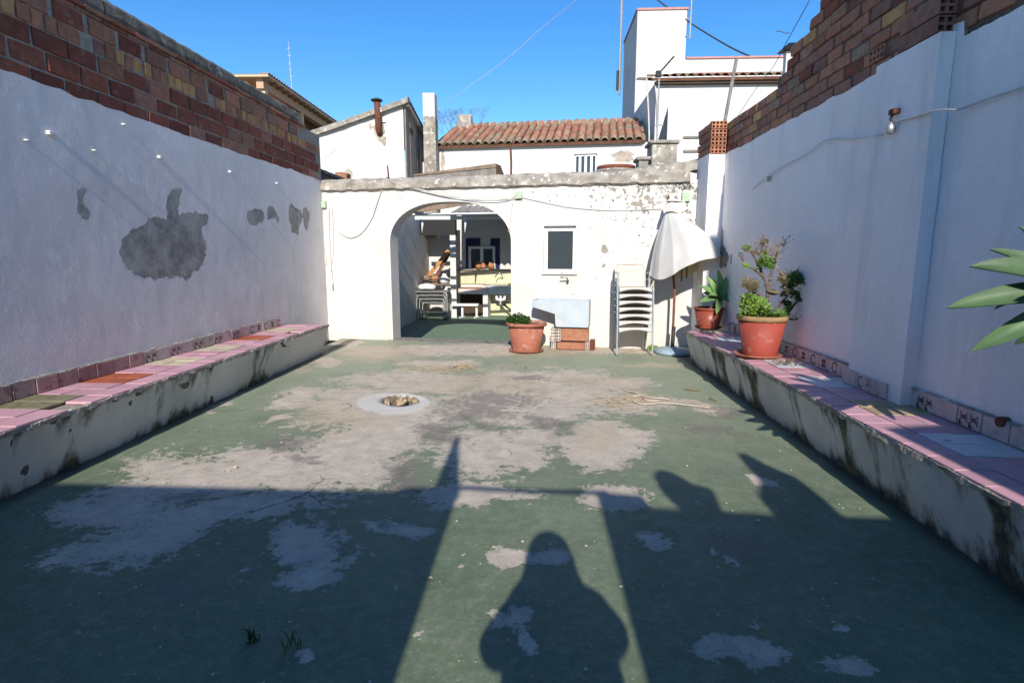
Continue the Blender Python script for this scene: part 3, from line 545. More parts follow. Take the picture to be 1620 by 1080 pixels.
def bench(label, xin, xout, xfoot, ystart, yend, side, inserts, sk):
    b = thing('masonry_bench', label, 'bench', ((xin+xout)/2, 5, 0))
    us = np.concatenate([np.arange(YB, 2.2, .12), np.arange(2.2, yend, .035), [yend]])
    def face(y, v):
        z = -.02+v*(ZB-.03+.02); x = xfoot+(xout-xfoot)*v; n = .012*fbm(y*1.5, z*2, side, 4)+.004*fbm(y*9, z*9, side, 3); return (x-side*n, y, z+np.where(v > .99, .014*fbm(y*6, side, 3, 4), 0))
    def mo(P, px, py):
        z = P[:, 2]; h = np.clip(1-z/.20, 0, 1)
        m = .40+.40*h*h+.24*np.clip(z/ZB, 0, 1)**3+.55*fbm(P[:, 1]*3.2, side*3, 0, 4)+.3*fbm(P[:, 1]*9, side, P[:, 2]*2, 3)
        return m if side > 0 else m*.95-.16
    def stn(P, px, py):
        if side > 0: return .12+.3*fbm(P[:, 1]*2, P[:, 2]*3, 9, 3)
        return blobs(px, py, [(40,740,14,22),(75,655,14,9),(108,670,5,10),(150,640,10,9),(190,640,12,6),(215,645,6,5),(290,605,14,14),(225,632,12,5,-20),(12,690,9,16),(330,640,8,12),(445,545,9,6)])*.5+.3+.15*fbm(P[:, 1]*3, P[:, 2]*4, 9, 3)
    pgrid(face, us, np.linspace(0, 1, 26), moss=mo, stain=stn, dirt=lambda P: .25-P[:, 2]*1.2+.2*fbm(P[:, 1]*1.4, 5, 0, 3), name='rendered_face', mat='plaster_bench', parent=b)
    # body and end face
    pts = [(xin, -.02), (xfoot+side*.02, -.02), (xout+side*.02, ZB-.03), (xin, ZB-.03)]
    MB().prism([Vector((x, YB, z)) for x, z in pts], (0, yend-YB-.01, 0)).build('core', 'mortar', b)
    def endf(u, v):
        z = -.02+v*(ZB-.01); xo = xfoot+(xout-xfoot)*v; return (xo+(xin-xo)*u+.0*v, yend+.008*fbm(u*4, z*5, 2, 3), z)
    pgrid(endf, np.linspace(0, 1, 14), np.linspace(0, 1, 14), moss=lambda P, a, c: -.2+.3*np.clip(1-P[:, 2]/.3, 0, 1), name='end_face', mat='plaster_bench', parent=b)
    w3 = abs(xin-xout)/3; y = ystart; i = 0
    while y+.08 < yend:
        ins = next((m for a, m in inserts if a-.02 <= y-.1 < a+.38), None)
        for c in range(3):
            m = 'pink_tile' if (c == 2 or not ins) else ins
            if (c == 2 and random.random() < .02): continue
            xx = xin+(xout-xin)*(c+.5)/3
            inst('tile', TILE, m, b, (xx-side*.0+(0 if c < 2 else -side*.008), y, ZB-.012+random.uniform(-.0025, .0025)), (random.uniform(-.008, .008), random.uniform(-.008, .008), random.uniform(-.008, .008)), (w3/.2*1.0, 1, 1))
        y += .2
    # render ridge on the outer edge
    roughbar((xout+side*.012, 1.2, ZB-.03), (xout+side*.012, yend, ZB-.03), (1, 0, 0), (0, 0, 1), 420, .016, [(-.02, -.02), (.02, -.02), (.022, .012), (.0, .02), (-.022, .012)], 9).build('edge_ridge', 'coping_old', b)
    y = ystart
    while y < sk['end']:
        xx = xin-side*.014
        if sk.get('pier') and sk['pier'][0]-.1 < y < sk['pier'][1]+.1: xx = sk['pier'][2]-side*.014
        if sk.get('pier') and abs(y-sk['pier'][0]) < .1: y += .2; continue
        mt = 'skirting_brown' if y < sk['brown'] else 'skirting_tile'
        t = inst('skirting_tile', SK, mt, b, (xx+random.uniform(-.002, .002), y, ZB+.061), (0, random.uniform(-.02, .02), random.uniform(-.01, .01)))
        k = sk['fn'](y)
        if k: motif(k, Matrix.Translation((xx-side*.0115, y, ZB+.002))@Matrix.Rotation(R(90 if side < 0 else -90), 4, 'Z'), t)
        y += .2
    roughbar((xin-side*.004, 1.2, ZB+.122), (xin-side*.004, sk['end']-.1, ZB+.122), (1, 0, 0), (0, 0, 1), 300, .010, [(-.016, -.006), (.016, -.006), (.014, .006), (0, .010), (-.014, .006)], 8).build('skirting_bead', 'coping_old', b)
    return b
def lm(y): return None if y < 5.2 else (('quad' if int((y-5.2)/.2) % 2 == 0 else None) if y < 7.2 else ('cross' if int((y-7.2)/.2+.5) % 2 == 0 else 'ring'))
bench('grey bench with pink tile top and terracotta inserts along the grey wall', XL+.012, -3.30, -3.43, 1.36, 8.62, -1,
      [(2.76, 'beige_tile'), (3.56, 'olive_tile'), (4.36, 'terracotta_tile'), (5.16, 'beige_tile'), (5.96, 'beige_tile'), (6.76, 'terracotta_tile'), (7.56, 'beige_tile'), (8.36, 'white_tile')], dict(end=8.3, brown=5.2, fn=lm))
def rm(y): return ('cross' if int((y-5.0)/.2+.5) % 2 == 0 else 'ring') if y > 4.95 else ('arcs' if 4.35 < y < 4.55 else 'quad' if (3.8 < y < 4.0 or 3.35 < y < 3.6) else None)
bench('mossy bench with pink tile top under the potted plants', XR-.012, 2.12, 2.25, 1.3, 8.12, 1,
      [(2.2, 'pink_tile'), (3.0, 'white_tile'), (3.8, 'tan_tile'), (4.6, 'white_tile'), (5.4, 'white_tile'), (6.2, 'tan_tile'), (7.0, 'white_tile'), (7.8, 'beige_tile')], dict(end=8.1, brown=0, fn=rm, pier=(PY0, PY1, PX)))
# arched wall ---------------------------------------------------------------------------
aw = thing('arched_wall', 'white plastered wall with a wide archway and a small window', 'wall', tuple(bw(3, 0)))
WT = .34                                           # wall thickness
def sz(px, py): return onb(px, py)
ZT = 2.70
sA0 = sz(621, 500)[0]; sA1 = sz(808.5, 480)[0]; aN = 44
zSp = sz(617, 385)[1]; zTop = sz(715, 319)[1]
def arch(s):                                       # flattened basket arch
    u = np.clip((s-sA0)/(sA1-sA0)*2-1, -1, 1); return zSp+(zTop-zSp)*(1-np.abs(u)**2.5)**(1/2.1)
sW0, zW0 = sz(860, 431); sW1, zW1 = sz(911.5, 357)
SEND = 6.72
def wpatch(us, lo, hi, nv):
    def f(s, v):
        l = lo(s) if callable(lo) else lo; h = hi(s) if callable(hi) else hi; z = l+v*(h-l)
        inner = np.minimum(1, np.minimum(np.abs(s-sA0), np.abs(s-sA1))*4)
        o = .014*fbm(s*.9, z*.9, 22, 3)+.004*fbm(s*6, z*6, 4, 3)
        return (BA.x+BD.x*s+BN.x*o, BA.y+BD.y*s+BN.y*o, z)
    st = lambda P, px, py: blobs(px, py, [(822,312,9,10),(1005,322,26,10),(1016,330,8,12),(960,395,10,16),(955,420,8,8),(1090,395,7,26),(512,360,6,18),(885,473,1,1),(905,470,20,3),(1055,400,9,30)])*.55+.22
    fl = lambda P, px, py: np.clip((px-820)/200, 0, 1)*np.clip((440-py)/110, 0, 1)*.55-.12+np.where(py < 320, .12, 0)
    return pgrid(f, us, np.linspace(0, 1, nv), stain=st, flake=fl, dirt=lambda P: .52-P[:, 2]*.9+np.clip((P[:, 2]-2.45)*1.2, 0, .4), name='plaster', mat='plaster_white', parent=aw)
ua = sA0+(sA1-sA0)*(.5-.5*np.cos(np.linspace(0, math.pi, aN)))
wpatch(np.linspace(-.05, sA0, 36), -.05, ZT, 70); wpatch(ua, arch, ZT, 26); wpatch(np.linspace(sA1, sW0, 14), -.05, ZT, 70)
wpatch(np.linspace(sW0, sW1, 12), -.05, zW0, 40); wpatch(np.linspace(sW0, sW1, 12), zW1, ZT, 20); wpatch(np.linspace(sW1, SEND, 48), -.05, ZT, 70)
# intrados of the arch
outl = [(sA0, -.32)]+[(sA0, z) for z in np.linspace(.0, zSp, 10)]+[(float(s), float(arch(s))) for s in ua[1:-1]]+[(sA1, z) for z in np.linspace(zSp, -.32, 10)]
V = [bw(s, z, -d) for s, z in outl for d in (-.004, WT*.33, WT*.66, WT)]
o = MB().grid(V, len(outl), 4).build('arch_lining', 'plaster_white', aw, smooth=True, fix=False)
for n_ in ('stain', 'moss', 'dirt'): sattr(o, **{n_: np.full(len(V), -1.)})
sattr(o, flake=np.zeros(len(V)))
# back side and inside of the wall
mb = MB()
for us, lo in ((np.linspace(-.3, sA0, 3), None), (ua, 'a'), (np.linspace(sA1, SEND+.1, 3), None)):
    for i in range(len(us)-1):
        a, b = us[i], us[i+1]; la, lb = (float(arch(a)), float(arch(b))) if lo else (-.5, -.5)
        mb.add([bw(a, la, -WT), bw(b, lb, -WT), bw(b, ZT, -WT), bw(a, ZT, -WT)], [(0,1,2,3)])
mb.add([bw(-.3, ZT-.01, 0), bw(SEND, ZT-.01, 0), bw(SEND, ZT-.01, -WT), bw(-.3, ZT-.01, -WT)], [(0,1,2,3)])
mb.build('rear_plaster', 'mortar', aw, fix=False)
roughbar(bw(-.02, ZT, -.15), bw(SEND-.35, ZT-.01, -.15), -BN, (0, 0, 1), 260, .030, [(-.215, -.02), (-.16, -.045), (.19, -.03), (.2, .12), (.05, .195), (-.12, .165), (-.205, .08)], 3.2).build('coping', 'coping_old', aw)
roughbar(bw(5.05, ZT+.12, -.2), bw(SEND-.2, ZT+.27, -.2), -BN, (0, 0, 1), 50, .03, [(-.14, -.12), (.15, -.12), (.15, .04), (0, .07), (-.13, .03)], 3.2).build('coping', 'coping_old', aw)
# threshold step down into the room
MB().box((0, 0, 0), (1, 1, 1)).v
th = MB(); q = [bw(sA0-.1, 0, .02), bw(sA1+.1, 0, .02), bw(sA1+.1, 0, -WT-.02), bw(sA0-.1, 0, -WT-.02)]
th.prism([p+Vector((0, 0, -.4)) for p in q], (0, 0, .398)); o = th.build('threshold_step', 'concrete'); kind(o, 'structure')
# window
wd = .085
def wbox(mb, s0, s1, z0, z1, d0, d1): mb.prism([bw(s0, z0, -d0), bw(s1, z0, -d0), bw(s1, z1, -d0), bw(s0, z1, -d0)], -BN*(d1-d0)); return mb
win = MB(); 
V = [bw(s, z, -d) for s, z in ((sW0, zW0), (sW1, zW0), (sW1, zW1), (sW0, zW1), (sW0, zW0)) for d in (-.003, wd+.03)]
rv = MB().grid(V, 5, 2).build('window_reveal', 'plaster_white', aw, fix=False)
for n_ in ('stain', 'moss', 'dirt'): sattr(rv, **{n_: np.full(10, -1.)})
sattr(rv, flake=np.zeros(10))
fw_ = .055; fr = MB()
wbox(fr, sW0, sW1, zW0, zW0+fw_, wd-.02, wd+.03); wbox(fr, sW0, sW1, zW1-fw_-.03, zW1-.03, wd-.02, wd+.03); wbox(fr, sW0, sW0+fw_, zW0+fw_, zW1-fw_-.03, wd-.02, wd+.03); wbox(fr, sW1-fw_, sW1, zW0+fw_, zW1-fw_-.03, wd-.02, wd+.03); wbox(fr, sW0, sW1, zW1-.03, zW1, wd-.01, wd+.03)
wf = fr.build('window', 'frame_white', aw); 
wbox(MB(), sW0+fw_, sW1-fw_, zW0+fw_, zW1-fw_-.03, wd+.006, wd+.014).build('pane', 'dark_glass', wf)
sl_ = MB(); wbox(sl_, sW0-.03, sW1+.03, zW0-.03, zW0+.002, -.035, wd-.01); sl_.build('sill', 'plaster_white', wf)
# bits on the wall: green junction boxes, cables
def onbo(px, py, off): s, z = onb(px, py, off); return bw(s, z, off)
for px, py, lb in ((512,324,'pale green junction box beside the grey wall corner'), (821,309,'pale green junction box over the right shoulder of the arch'), (1085,313,'pale green junction box above the parasol')):
    s, z = onb(px, py); o = wbox(MB(), s-.062, s+.062, z-.06, z+.06, -.055, .0).build('junction_box', 'green_box', bevel=.006); tag(o, lb, 'junction box')
def wcable(lb, pts, r=.007, mat='cable', off=.02, cat='cable'):
    p = [onbo(x, y, off) for x, y in pts]; return tag(MB().tube(spline(p, 6), r, 6).build('cable', mat, smooth=True), lb, cat)
wcable('slack white cable hanging in a loop left of the arch', [(612,285),(604,300),(596,322),(588,345),(572,368),(555,376),(540,370),(524,355),(516,340)])
wcable('white cable drooping from iron post to the box over the arch', [(618,287),(650,296),(690,305),(730,313),(770,317),(800,315),(818,309)], off=.06)
wcable('white cable running below the coping over the arch to the box', [(620,292),(660,300),(710,311),(760,314),(812,313)], .006, off=.05)
wcable('thin cable strung from the box to the parasol corner', [(826,312),(860,320),(900,328),(950,332),(1000,332),(1046,330)], .005)
wcable('cable drop from the box down the arch edge', [(818,285),(813,300),(812,316),(808,340),(806,362),(803,366)], .006)
wcable('thin cable hanging down from the corner box with a plug', [(520,330),(521,360),(522,400),(525,430),(527,452)], .006); 
wcable('second thin cable beside the hanging plug cable', [(525,330),(527,360),(527,395),(523,430)], .004)
wcable('grey plug on the end of the hanging cable', [(526,449),(527,459)], .014, 'galvanised', cat='plug')
s, z = onb(515, 410); tag(wbox(MB(), s-.02, s+.03, z-.10, z+.10, -.02, .0).build('cable_bracket', 'cable', bevel=.004), 'small cream bracket on the white wall near the grey wall corner', 'bracket')
# iron posts and weeds on the coping
for px, y0, y1, r, lb, m in ((614,262,288,.014,'short rusty iron post on the coping over the arch left shoulder','rust'), (808,232,284,.018,'tall rusty iron post on the coping above the green box','rust')):
    s, z0 = onb(px, y1, -.1); z1 = onb(px, y0, -.1)[1]; t = thing('iron_post', lb, 'post', tuple(bw(s, z0, -.1))); mb = MB().tube([bw(s, z0-.1, -.1), bw(s+.01, (z0+z1)/2, -.1), bw(s-.005, z1, -.1)], r, 8)
    mb.build('shaft', m, t); MB().tube([bw(s-.03, z0+.05, -.08), bw(s+.035, z0+.07, -.08)], .018, 6).build('collar', 'dark_iron', t)
mb = MB()
for k in range(260):
    s, z = onb(random.gauss(1083, 9), random.gauss(296, 5), -.02); c = bw(s, z, random.uniform(-.1, .04)); a = random.uniform(0, 6.3); L = random.uniform(.02, .05); d = Vector((math.cos(a)*L, math.sin(a)*L, random.uniform(0, .04))); e = d.cross(Vector((0, 0, 1))).normalized()*L*.35
    mb.add([c, c+d*.5+e, c+d, c+d*.5-e], [(0,1,2,3)])
tag(kind(mb.build('moss_cushion', 'moss_green', fix=False), 'stuff'), 'green weed cushion on the coping above the parasol', 'weeds')

# ------------------------------------------------------------------ the open kitchen patio behind the arch
ZR = -.30
def zat(py, Y, px=760): return ony(px, py, Y).z
HA = Vector((-3.45, 17.5, 0)); HD_ = Vector((6.8, -.75, 0)).normalized(); HN = Vector((HD_.y, -HD_.x, 0))
def hw(s, z, off=0.): return HA+HD_*s+HN*off+Vector((0, 0, z))
def onh(px, py, off=0.): p = onplane(px, py, HA+HN*off, HN); return (p-HA).dot(HD_), p.z
def hbox(mb, s0, s1, z0, z1, o0, o1): return mb.prism([hw(s0, z0, o0), hw(s1, z0, o0), hw(s1, z1, o0), hw(s0, z1, o0)], HN*(o1-o0))
fl = MB().grid([(x, y, ZR) for x in np.linspace(-3.7, 0.2, 30) for y in np.linspace(9.7, 17.9, 60)], 30, 60).build('patio_floor', None, fix=False)
s = NT('patio_floor'); p = s.geo(); mp = s.n('Mapping'); mp.inputs['Scale'].default_value = (.5, 2.2, 1); s.l(p, mp.inputs[0])
c = s.mix(s.ramp(s.noise(4, 7, .7, mp.outputs[0]), .55, .7), s.mix(s.noise(3, 4, .5, p), (.13, .20, .14), (.17, .24, .17)), (.36, .32, .25)); s.bump(s.noise(30, 4, .6, p), .004)
fl.data.materials.append(s.out(c, .7)); kind(fl, 'structure')
def wallthing(name, label, fn, us, vs, mat='plaster_room', thick=None, extra=None):
    t = thing(name, label, 'wall', tuple(float(q) for q in fn(us[0], vs[0]))); pgrid(fn, us, vs, name='plaster', mat=mat, parent=t, dirt=lambda P: .3-(P[:, 2]+.3)*.8)
    if thick: thick.build('core', 'mortar', t)
    return t
wallthing('patio_wall', 'bare plaster side wall of the patio striped by slat shadows', lambda u, v: (-3.56+.022*(u-10.4)+.006*fbm(u*2, v*2, 3, 3), u, v), np.linspace(10.4, 17.6, 60), np.linspace(ZR-.05, 2.74, 30), thick=MB().box((-3.80, 10.5, -.5), (-3.60, 17.6, 2.73)))
wallthing('patio_wall', 'plaster wall dividing the patio from the outhouse', lambda u, v: (-.36, u, v), np.linspace(10.05, 16.9, 40), np.linspace(ZR-.05, 2.74, 30), thick=MB().box((-.35, 10.05, -.5), (-.15, 16.9, 2.73)))
oh = thing('outhouse', 'flat concrete roofed outhouse behind the windowed wall', 'building', (1.2, 12, 2.7)); MB().box((-.148, 9.95, 2.55), (3.2, 16.7, 2.69)).build('roof_slab', 'concrete', oh); MB().box((-.14, 10.0, -.5), (.05, 16.7, 2.54)).build('wall', 'mortar', oh)
for k, yy in enumerate((11.55, 12.35, 12.75, 13.9)):
    o = MB().box((-3.6, yy-.02, 2.76), (-.2, yy+.02, 2.76+random.choice((.05, .06, .075)))).build('roof_slat', 'wood_grey'); tag(o, 'bare wooden slat of the open patio roof', 'slat', 'open slats over the patio')
# house behind with tiled roof (its lower wall is the kitchen wall)
sE0, zE0 = onh(692, 234); sE1, zE1 = onh(1016, 226); zE = (zE0+zE1)/2
hs = thing('tiled_house', 'low white house with orange barrel tile roof and barred window', 'house', tuple(hw(3, ZR)))
def hf(u, v):
    e = .008*fbm(u*1.1, v*1.1, 31, 3); return (HA.x+HD_.x*u+HN.x*e, HA.y+HD_.y*u+HN.y*e, v)
sV0, zV0 = onh(908, 282); sV1, zV1 = onh(945, 243)
UB = [-.1, sV0, sV1, sE1+.15]
def hpatch(u0, u1, z0, z1, mat='plaster_far'):
    pgrid(hf, np.linspace(u0, u1, max(3, int((u1-u0)/.15))), np.linspace(z0, z1, max(3, int((z1-z0)/.15))), name='wall', mat=mat, parent=hs, dirt=lambda P: -.2+.3*fbm(P[:, 0], P[:, 2], 4, 3), stain=lambda P, a, b: blobs(a, b, [(985,250,35,16),(700,255,8,30),(960,240,20,8)])*.5+.28, flake=lambda P, a, b: -np.ones(len(P)))
hpatch(-.1, sE1+.15, ZR, 2.75, 'plaster_room'); hpatch(-.1, sV0, 2.75, zE); hpatch(sV0, sV1, 2.75, zV0); hpatch(sV0, sV1, zV1, zE); hpatch(sV1, sE1+.15, 2.75, zE)
hbox(MB(), -.1, sE1+.15, ZR-.2, zE, -.3, -.14).build('inner_wall', 'wood_dark', hs)
f_ = MB(); hbox(f_, sV0, sV0+.05, zV0, zV1, -.1, -.05); hbox(f_, sV1-.05, sV1, zV0, zV1, -.1, -.05); hbox(f_, sV0, sV1, zV1-.06, zV1, -.1, -.05); wnd = f_.build('window', 'frame_white', hs)
for k in range(1, 4):
    sc_ = sV0+(sV1-sV0)*k/4; hbox(MB(), sc_-.035, sc_+.035, zV0, zV1-.06, -.09, -.06).build('bar', 'frame_white', wnd)
hbox(MB(), sV0, sV1, zV0, zV1, -.125, -.115).build('pane', 'dark_glass', wnd)
PIT = R(23); RL = 2.75; upv = -HN*math.cos(PIT)+Vector((0, 0, math.sin(PIT))); nrm = HN*math.sin(PIT)+Vector((0, 0, math.cos(PIT)))
def tilemesh(L, r0, r1, n=7, th=.014):
    mb = MB(); V = []
    for y, r in ((0, r0), (L, r1)):
        for rr in (r, r-th): V += [(rr*math.cos(math.pi*k/(n-1)), y, rr*.8*math.sin(math.pi*k/(n-1))) for k in range(n)]
    q = lambda a, b, k: (a*2+b)*n+k
    for k in range(n-1): mb.f += [(q(0,0,k), q(1,0,k), q(1,0,k+1), q(0,0,k+1)), (q(0,1,k), q(0,1,k+1), q(1,1,k+1), q(1,1,k)), (q(0,0,k), q(0,0,k+1), q(0,1,k+1), q(0,1,k)), (q(1,0,k), q(1,1,k), q(1,1,k+1), q(1,0,k+1))]
    mb.v = V; return mb.mesh('tile')
TM = tilemesh(.46, .105, .085)
Rm = Matrix((HD_, upv, nrm)).transposed().to_euler()
ncol = 26; rf = MB(); NR = 10; rp = RL/NR
hbox(rf, sE0-.1, sE1+.1, 0, 0, 0, 0); rf = MB()
e0 = hw(sE0-.02, zE+.02, .16); e1 = hw(sE1+.02, zE+.02, .16); rf.prism([e0, e1, e1+upv*RL, e0+upv*RL], -nrm*.06); roof = rf.build('roof', 'channel_tile', hs)
for c in range(ncol):
    for r_ in range(NR):
        sc_ = sE0+(sE1-sE0)*(c+.5)/ncol+random.uniform(-.012, .012); p = hw(sc_, zE+.03, .19)+upv*(rp*r_+random.uniform(-.015, .015))+nrm*(.012+.006*random.random())
        inst('roof_tile', TM, 'roof_tile_old' if r_ == 0 or (random.random() < .10+.25*(c/ncol)) else 'roof_tile', roof, p, (Rm.x+.03, Rm.y+random.uniform(-.03, .03), Rm.z+random.uniform(-.03, .03)))
ch = MB()
for c in range(ncol+1):
    sc_ = sE0+(sE1-sE0)*c/ncol; a = hw(sc_, zE+.045, .17)
    ch.add([a+HD_*(.10*math.cos(t))-nrm*(.05*math.sin(t)-.01)+upv*l for l in (0, RL) for t in np.linspace(0, math.pi, 6)], [(k, k+1, 7+k, 6+k) for k in range(5)])
ch.build('channel_tiles', 'roof_tile_old', roof, fix=False)
roughbar(hw(sE0-.02, zE-.02, .02), hw(sE1+.02, zE-.02, .02), HN, (0, 0, 1), 60, .012, [(-.02, -.02), (.10, -.01), (.11, .03), (-.02, .03)], 5).build('eave_board', 'mortar', hs)
rd0 = e0+upv*RL; rd1 = e1+upv*RL; roughbar(rd0, rd1, HN, (0, 0, 1), 90, .02, [(-.12, -.05), (.12, -.05), (.1, .05), (0, .10), (-.1, .05)], 4).build('ridge', 'roof_tile_old', roof)
p = e0+upv*(RL*.92)+HD_*.35; MB().box((p.x-.2, p.y-.2, p.z-.1), (p.x+.25, p.y+.2, p.z+.42)).build('chimney', 'coping_old', roof, bevel=.03)
# kitchen window, counter, sink
t = thing('kitchen_window', 'two pane kitchen window framed with dark blue tiles', 'window', tuple(hw(*onh(764, 424), .01)))
for i, (a, b, c_, d) in enumerate(((737,377,760,389),(776,377,791,389),(784,389,791,425),(737,389,741,425))):
    s0, z1 = onh(a, b); s1, z0 = onh(c_, d); hbox(MB(), s0, s1, z0, z1, .005, .03).build('tile_band', 'blue_tile', t)
s0, z1 = onh(742, 390); s1, z0 = onh(783.5, 424); sm = (s0+s1)/2; f_ = MB()
for a, b, c_, d in ((s0, s0+.07, z0, z1), (s1-.07, s1, z0, z1), (sm-.05, sm+.05, z0, z1-.07), (s0+.07, s1-.07, z1-.07, z1)): hbox(f_, a, b, c_, d, .01, .06)
f_.build('frame', 'white_plastic', t); hbox(MB(), s0+.07, sm-.05, z0, z1-.07, .012, .03).build('pane', 'dark_glass', t); hbox(MB(), sm+.05, s1-.07, z0, z1-.07, .012, .03).build('pane', 'dark_glass', t)
k_ = thing('kitchen_counter', 'white masonry kitchen counter with cream tiled splashback in the patio', 'counter', tuple(hw(1.5, ZR)))
OF = .62
s0, zc1 = onh(722, 428, .04); s1 = onh(812, 428, .04)[0]+.6; zc0 = onh(760, 449, .04)[1]
cw = .30; n_ = int((s1-s0)/cw)
for i in range(n_):
    hbox(MB(), s0+i*cw+.003, s0+(i+1)*cw-.003, zc0, zc1, .005, .04).build('wall_tile', 'cream_tile', k_)
hbox(MB(), s0, s0+n_*cw, zc1, zc1+.05, .0, .09).build('ledge', 'wood_grey', k_)
zt = onh(740, 457, OF)[1]; zt2 = onh(740, 464, OF)[1]; sa, sb = onh(721, 460, OF)[0], onh(764, 460, OF)[0]; sc2, sd = onh(772, 460, OF)[0], onh(815, 460, OF)[0]+.4
hbox(MB(), sa, sb, zt, zt+.02, .05, OF-.02).build('worktop', 'counter_red', k_); hbox(MB(), sa, sb, zt2-.02, zt-.002, .04, OF).build('slab', 'plaster_far', k_)
hbox(MB(), sb+.002, sc2-.002, ZR, zt+.12, .04, OF+.02).build('pier', 'plaster_far', k_); hbox(MB(), sc2, sd, zt+.0, zt+.10, .04, OF).build('sink_slab', 'white_plastic', k_); hbox(MB(), sc2, sd, zt-.16, zt-.004, .10, OF-.05).build('sink_bowl', 'white_plastic', k_)
hbox(MB(), sa, sb, ZR, zt2-.03, .03, .06).build('back_panel', 'wood_dark', k_); hbox(MB(), sc2, sd, ZR, ZR+.35, .03, .2).build('plinth', 'cream_tile', k_)
u = hw(*onh(792, 470, OF-.1), OF-.1); m = MB()
m.tube([u+Vector((-.12, 0, .05)), u+Vector((-.12, 0, -.06)), u+Vector((0, 0, -.09)), u+Vector((.12, 0, -.06)), u+Vector((.12, 0, .05))], .045, 8).tube([u+Vector((0, 0, .15)), u+Vector((0, 0, -.25))], .035, 8); m.build('waste_pipe', 'white_plastic', k_, smooth=True)
tag(MB().tube(spline([u+Vector((.03, -.06, -.12)), u+Vector((.15, -.1, -.25)), u+Vector((.4, -.12, -.42)), u+Vector((.7, -.1, -.5))], 5), .03, 8).build('hose', 'cable_dark', smooth=True), 'black drain hose under the patio sink', 'hose')
u = hw(*onh(795, 437, .06), .06); tag(MB().tube(spline([u, u-Vector((0, .18, -.02)), u-Vector((.05, .25, -.10)), u-Vector((.16, .25, -.06)), u-Vector((.2, .25, .03))], 5), .015, 6).build('kitchen_tap', 'chrome', smooth=True), 'swan neck tap on the cream splashback', 'tap')
for px, py, r, lb in ((757,424,.10,'round clay jug on the ledge before the kitchen window'), (764,414,.09,'dark clay pot behind the round jug on the ledge'), (777,423,.10,'orange clay pot with pale band near the blue tiles')):
    s_, z_ = onh(px, py, .12); c = hw(s_, zc1+.052, .10 if py > 420 else .06); tag(MB().lathe([(r*.5, 0), (r*.95, r*.7), (r, r*1.2), (r*.7, r*1.8), (r*.5, r*2.1), (r*.6, r*2.3), (r*.5, r*2.3), (.01, r*1.9)], c, 18).build('clay_jug', 'counter_red' if px == 764 else 'wood_orange', smooth=True), lb, 'jug')
# white post and alcove
pk = thing('alcove', 'whitewashed alcove partition with a square post in the patio', 'partition', tuple(ony(716, 500, 16.0)))
YP = 16.3; a = ony(711.5, 372, YP); b = ony(720.5, 372, YP); MB().box((a.x, YP, ZR), (b.x, YP+.16, a.z)).build('post', 'plaster_far', pk)
MB().box((-3.40, YP+.01, a.z+.002), (b.x, YP+.3, a.z+.62)).build('loft_shade', 'black', pk)  # black sheet standing in for the shade under the roof
MB().box((-3.40, YP+.04, .62), (a.x-.004, YP+.5, .68)).build('shelf', 'wood_grey', pk); MB().box((-3.40, YP+1.15, ZR), (a.x-.004, YP+1.2, a.z)).build('back_board', 'plaster_far', pk)
for n2, (x0, y0, x1, y1, wd_, m, lb) in enumerate(((678,436,710,396,.12,'wood_orange','orange wooden plank leaning in the alcove'), (690,437,711,400,.10,'rust','dark reddish plank leaning behind the orange plank'), (676,440,694,416,.10,'wood_orange','short varnished plank end leaning on the alcove shelf'))):
    p0 = ony(x0, y0, YP+.12+.09*n2); p1 = ony(x1, y1, YP+.22+.09*n2); p0.z = max(p0.z, .69); d = (p1-p0).normalized(); sd_ = d.cross(Vector((0, 1, 0))).normalized()*wd_/2; tag(MB().prism([p0-sd_, p0+sd_, p1+sd_, p1-sd_], (0, .03, 0)).build('plank', m), lb, 'plank')
c = ony(703, 441, YP+.2); c.z = .685; tag(MB().lathe([(.10, 0), (.15, .05), (.16, .12), (.10, .2), (.05, .26), (.06, .3), (.01, .3)], c, 16, wob=.12).build('cloth_bag', 'plaster_far', smooth=True), 'crumpled pale cloth bag on the alcove shelf', 'bag')
for x0, lb, m in ((678, 'wooden crate at the dark end of the alcove shelf', 'wood_old'), (688, 'small brown box standing under the leaning planks', 'wood_orange')):
    c = ony(x0, 441, YP+.3); c.z = .682; t = thing('crate', lb, 'crate', tuple(c))
    for k in range(3): MB().box((c.x-.12, c.y-.1, c.z+.005+.085*k), (c.x+.10, c.y+.1, c.z+.075+.085*k)).build('board', m, t)
# nested garden table frames and a white basin
def table(loc, label, sc=1., tilt=0):
    t = thing('folding_table', label, 'table', loc, 'folding tables nested in the patio'); x, y, z = loc; Wd, Dp, Ht = .98*sc, .5, .80*sc
    MB().box((x-Wd/2, y-Dp/2, z+Ht-.03), (x+Wd/2, y+Dp/2, z+Ht)).build('tabletop', 'galvanised', t, bevel=.01)
    for sx in (-1, 1):
        for sy in (-1, 1): MB().tube(spline([(x+sx*Wd*.30, y+sy*Dp*.38, z+Ht-.04), (x+sx*Wd*.44, y+sy*Dp*.40, z+Ht-.06), (x+sx*Wd*.47, y+sy*Dp*.42, z+Ht-.2), (x+sx*Wd*.47, y+sy*Dp*.44, z+.012)], 4), .016, 8).build('leg', 'galvanised', t, smooth=True)
    for sy in (-1, 1): MB().tube([(x-Wd*.47, y+sy*Dp*.44, z+.18), (x+Wd*.47, y+sy*Dp*.44, z+.18)], .012, 6).build('rail', 'galvanised', t)
    return t
tp = onz(684, 505, ZR)
for k in range(4): table((tp.x+.02*k, tp.y-.02+.03*(k % 2), ZR), ['widest folding metal table over the nested frames by the slatted shadows', 'second folding table frame tucked under the widest table', 'third folding table frame tucked inside the nest', 'smallest folding table frame at the heart of the nest'][k], 1.03-.13*k)
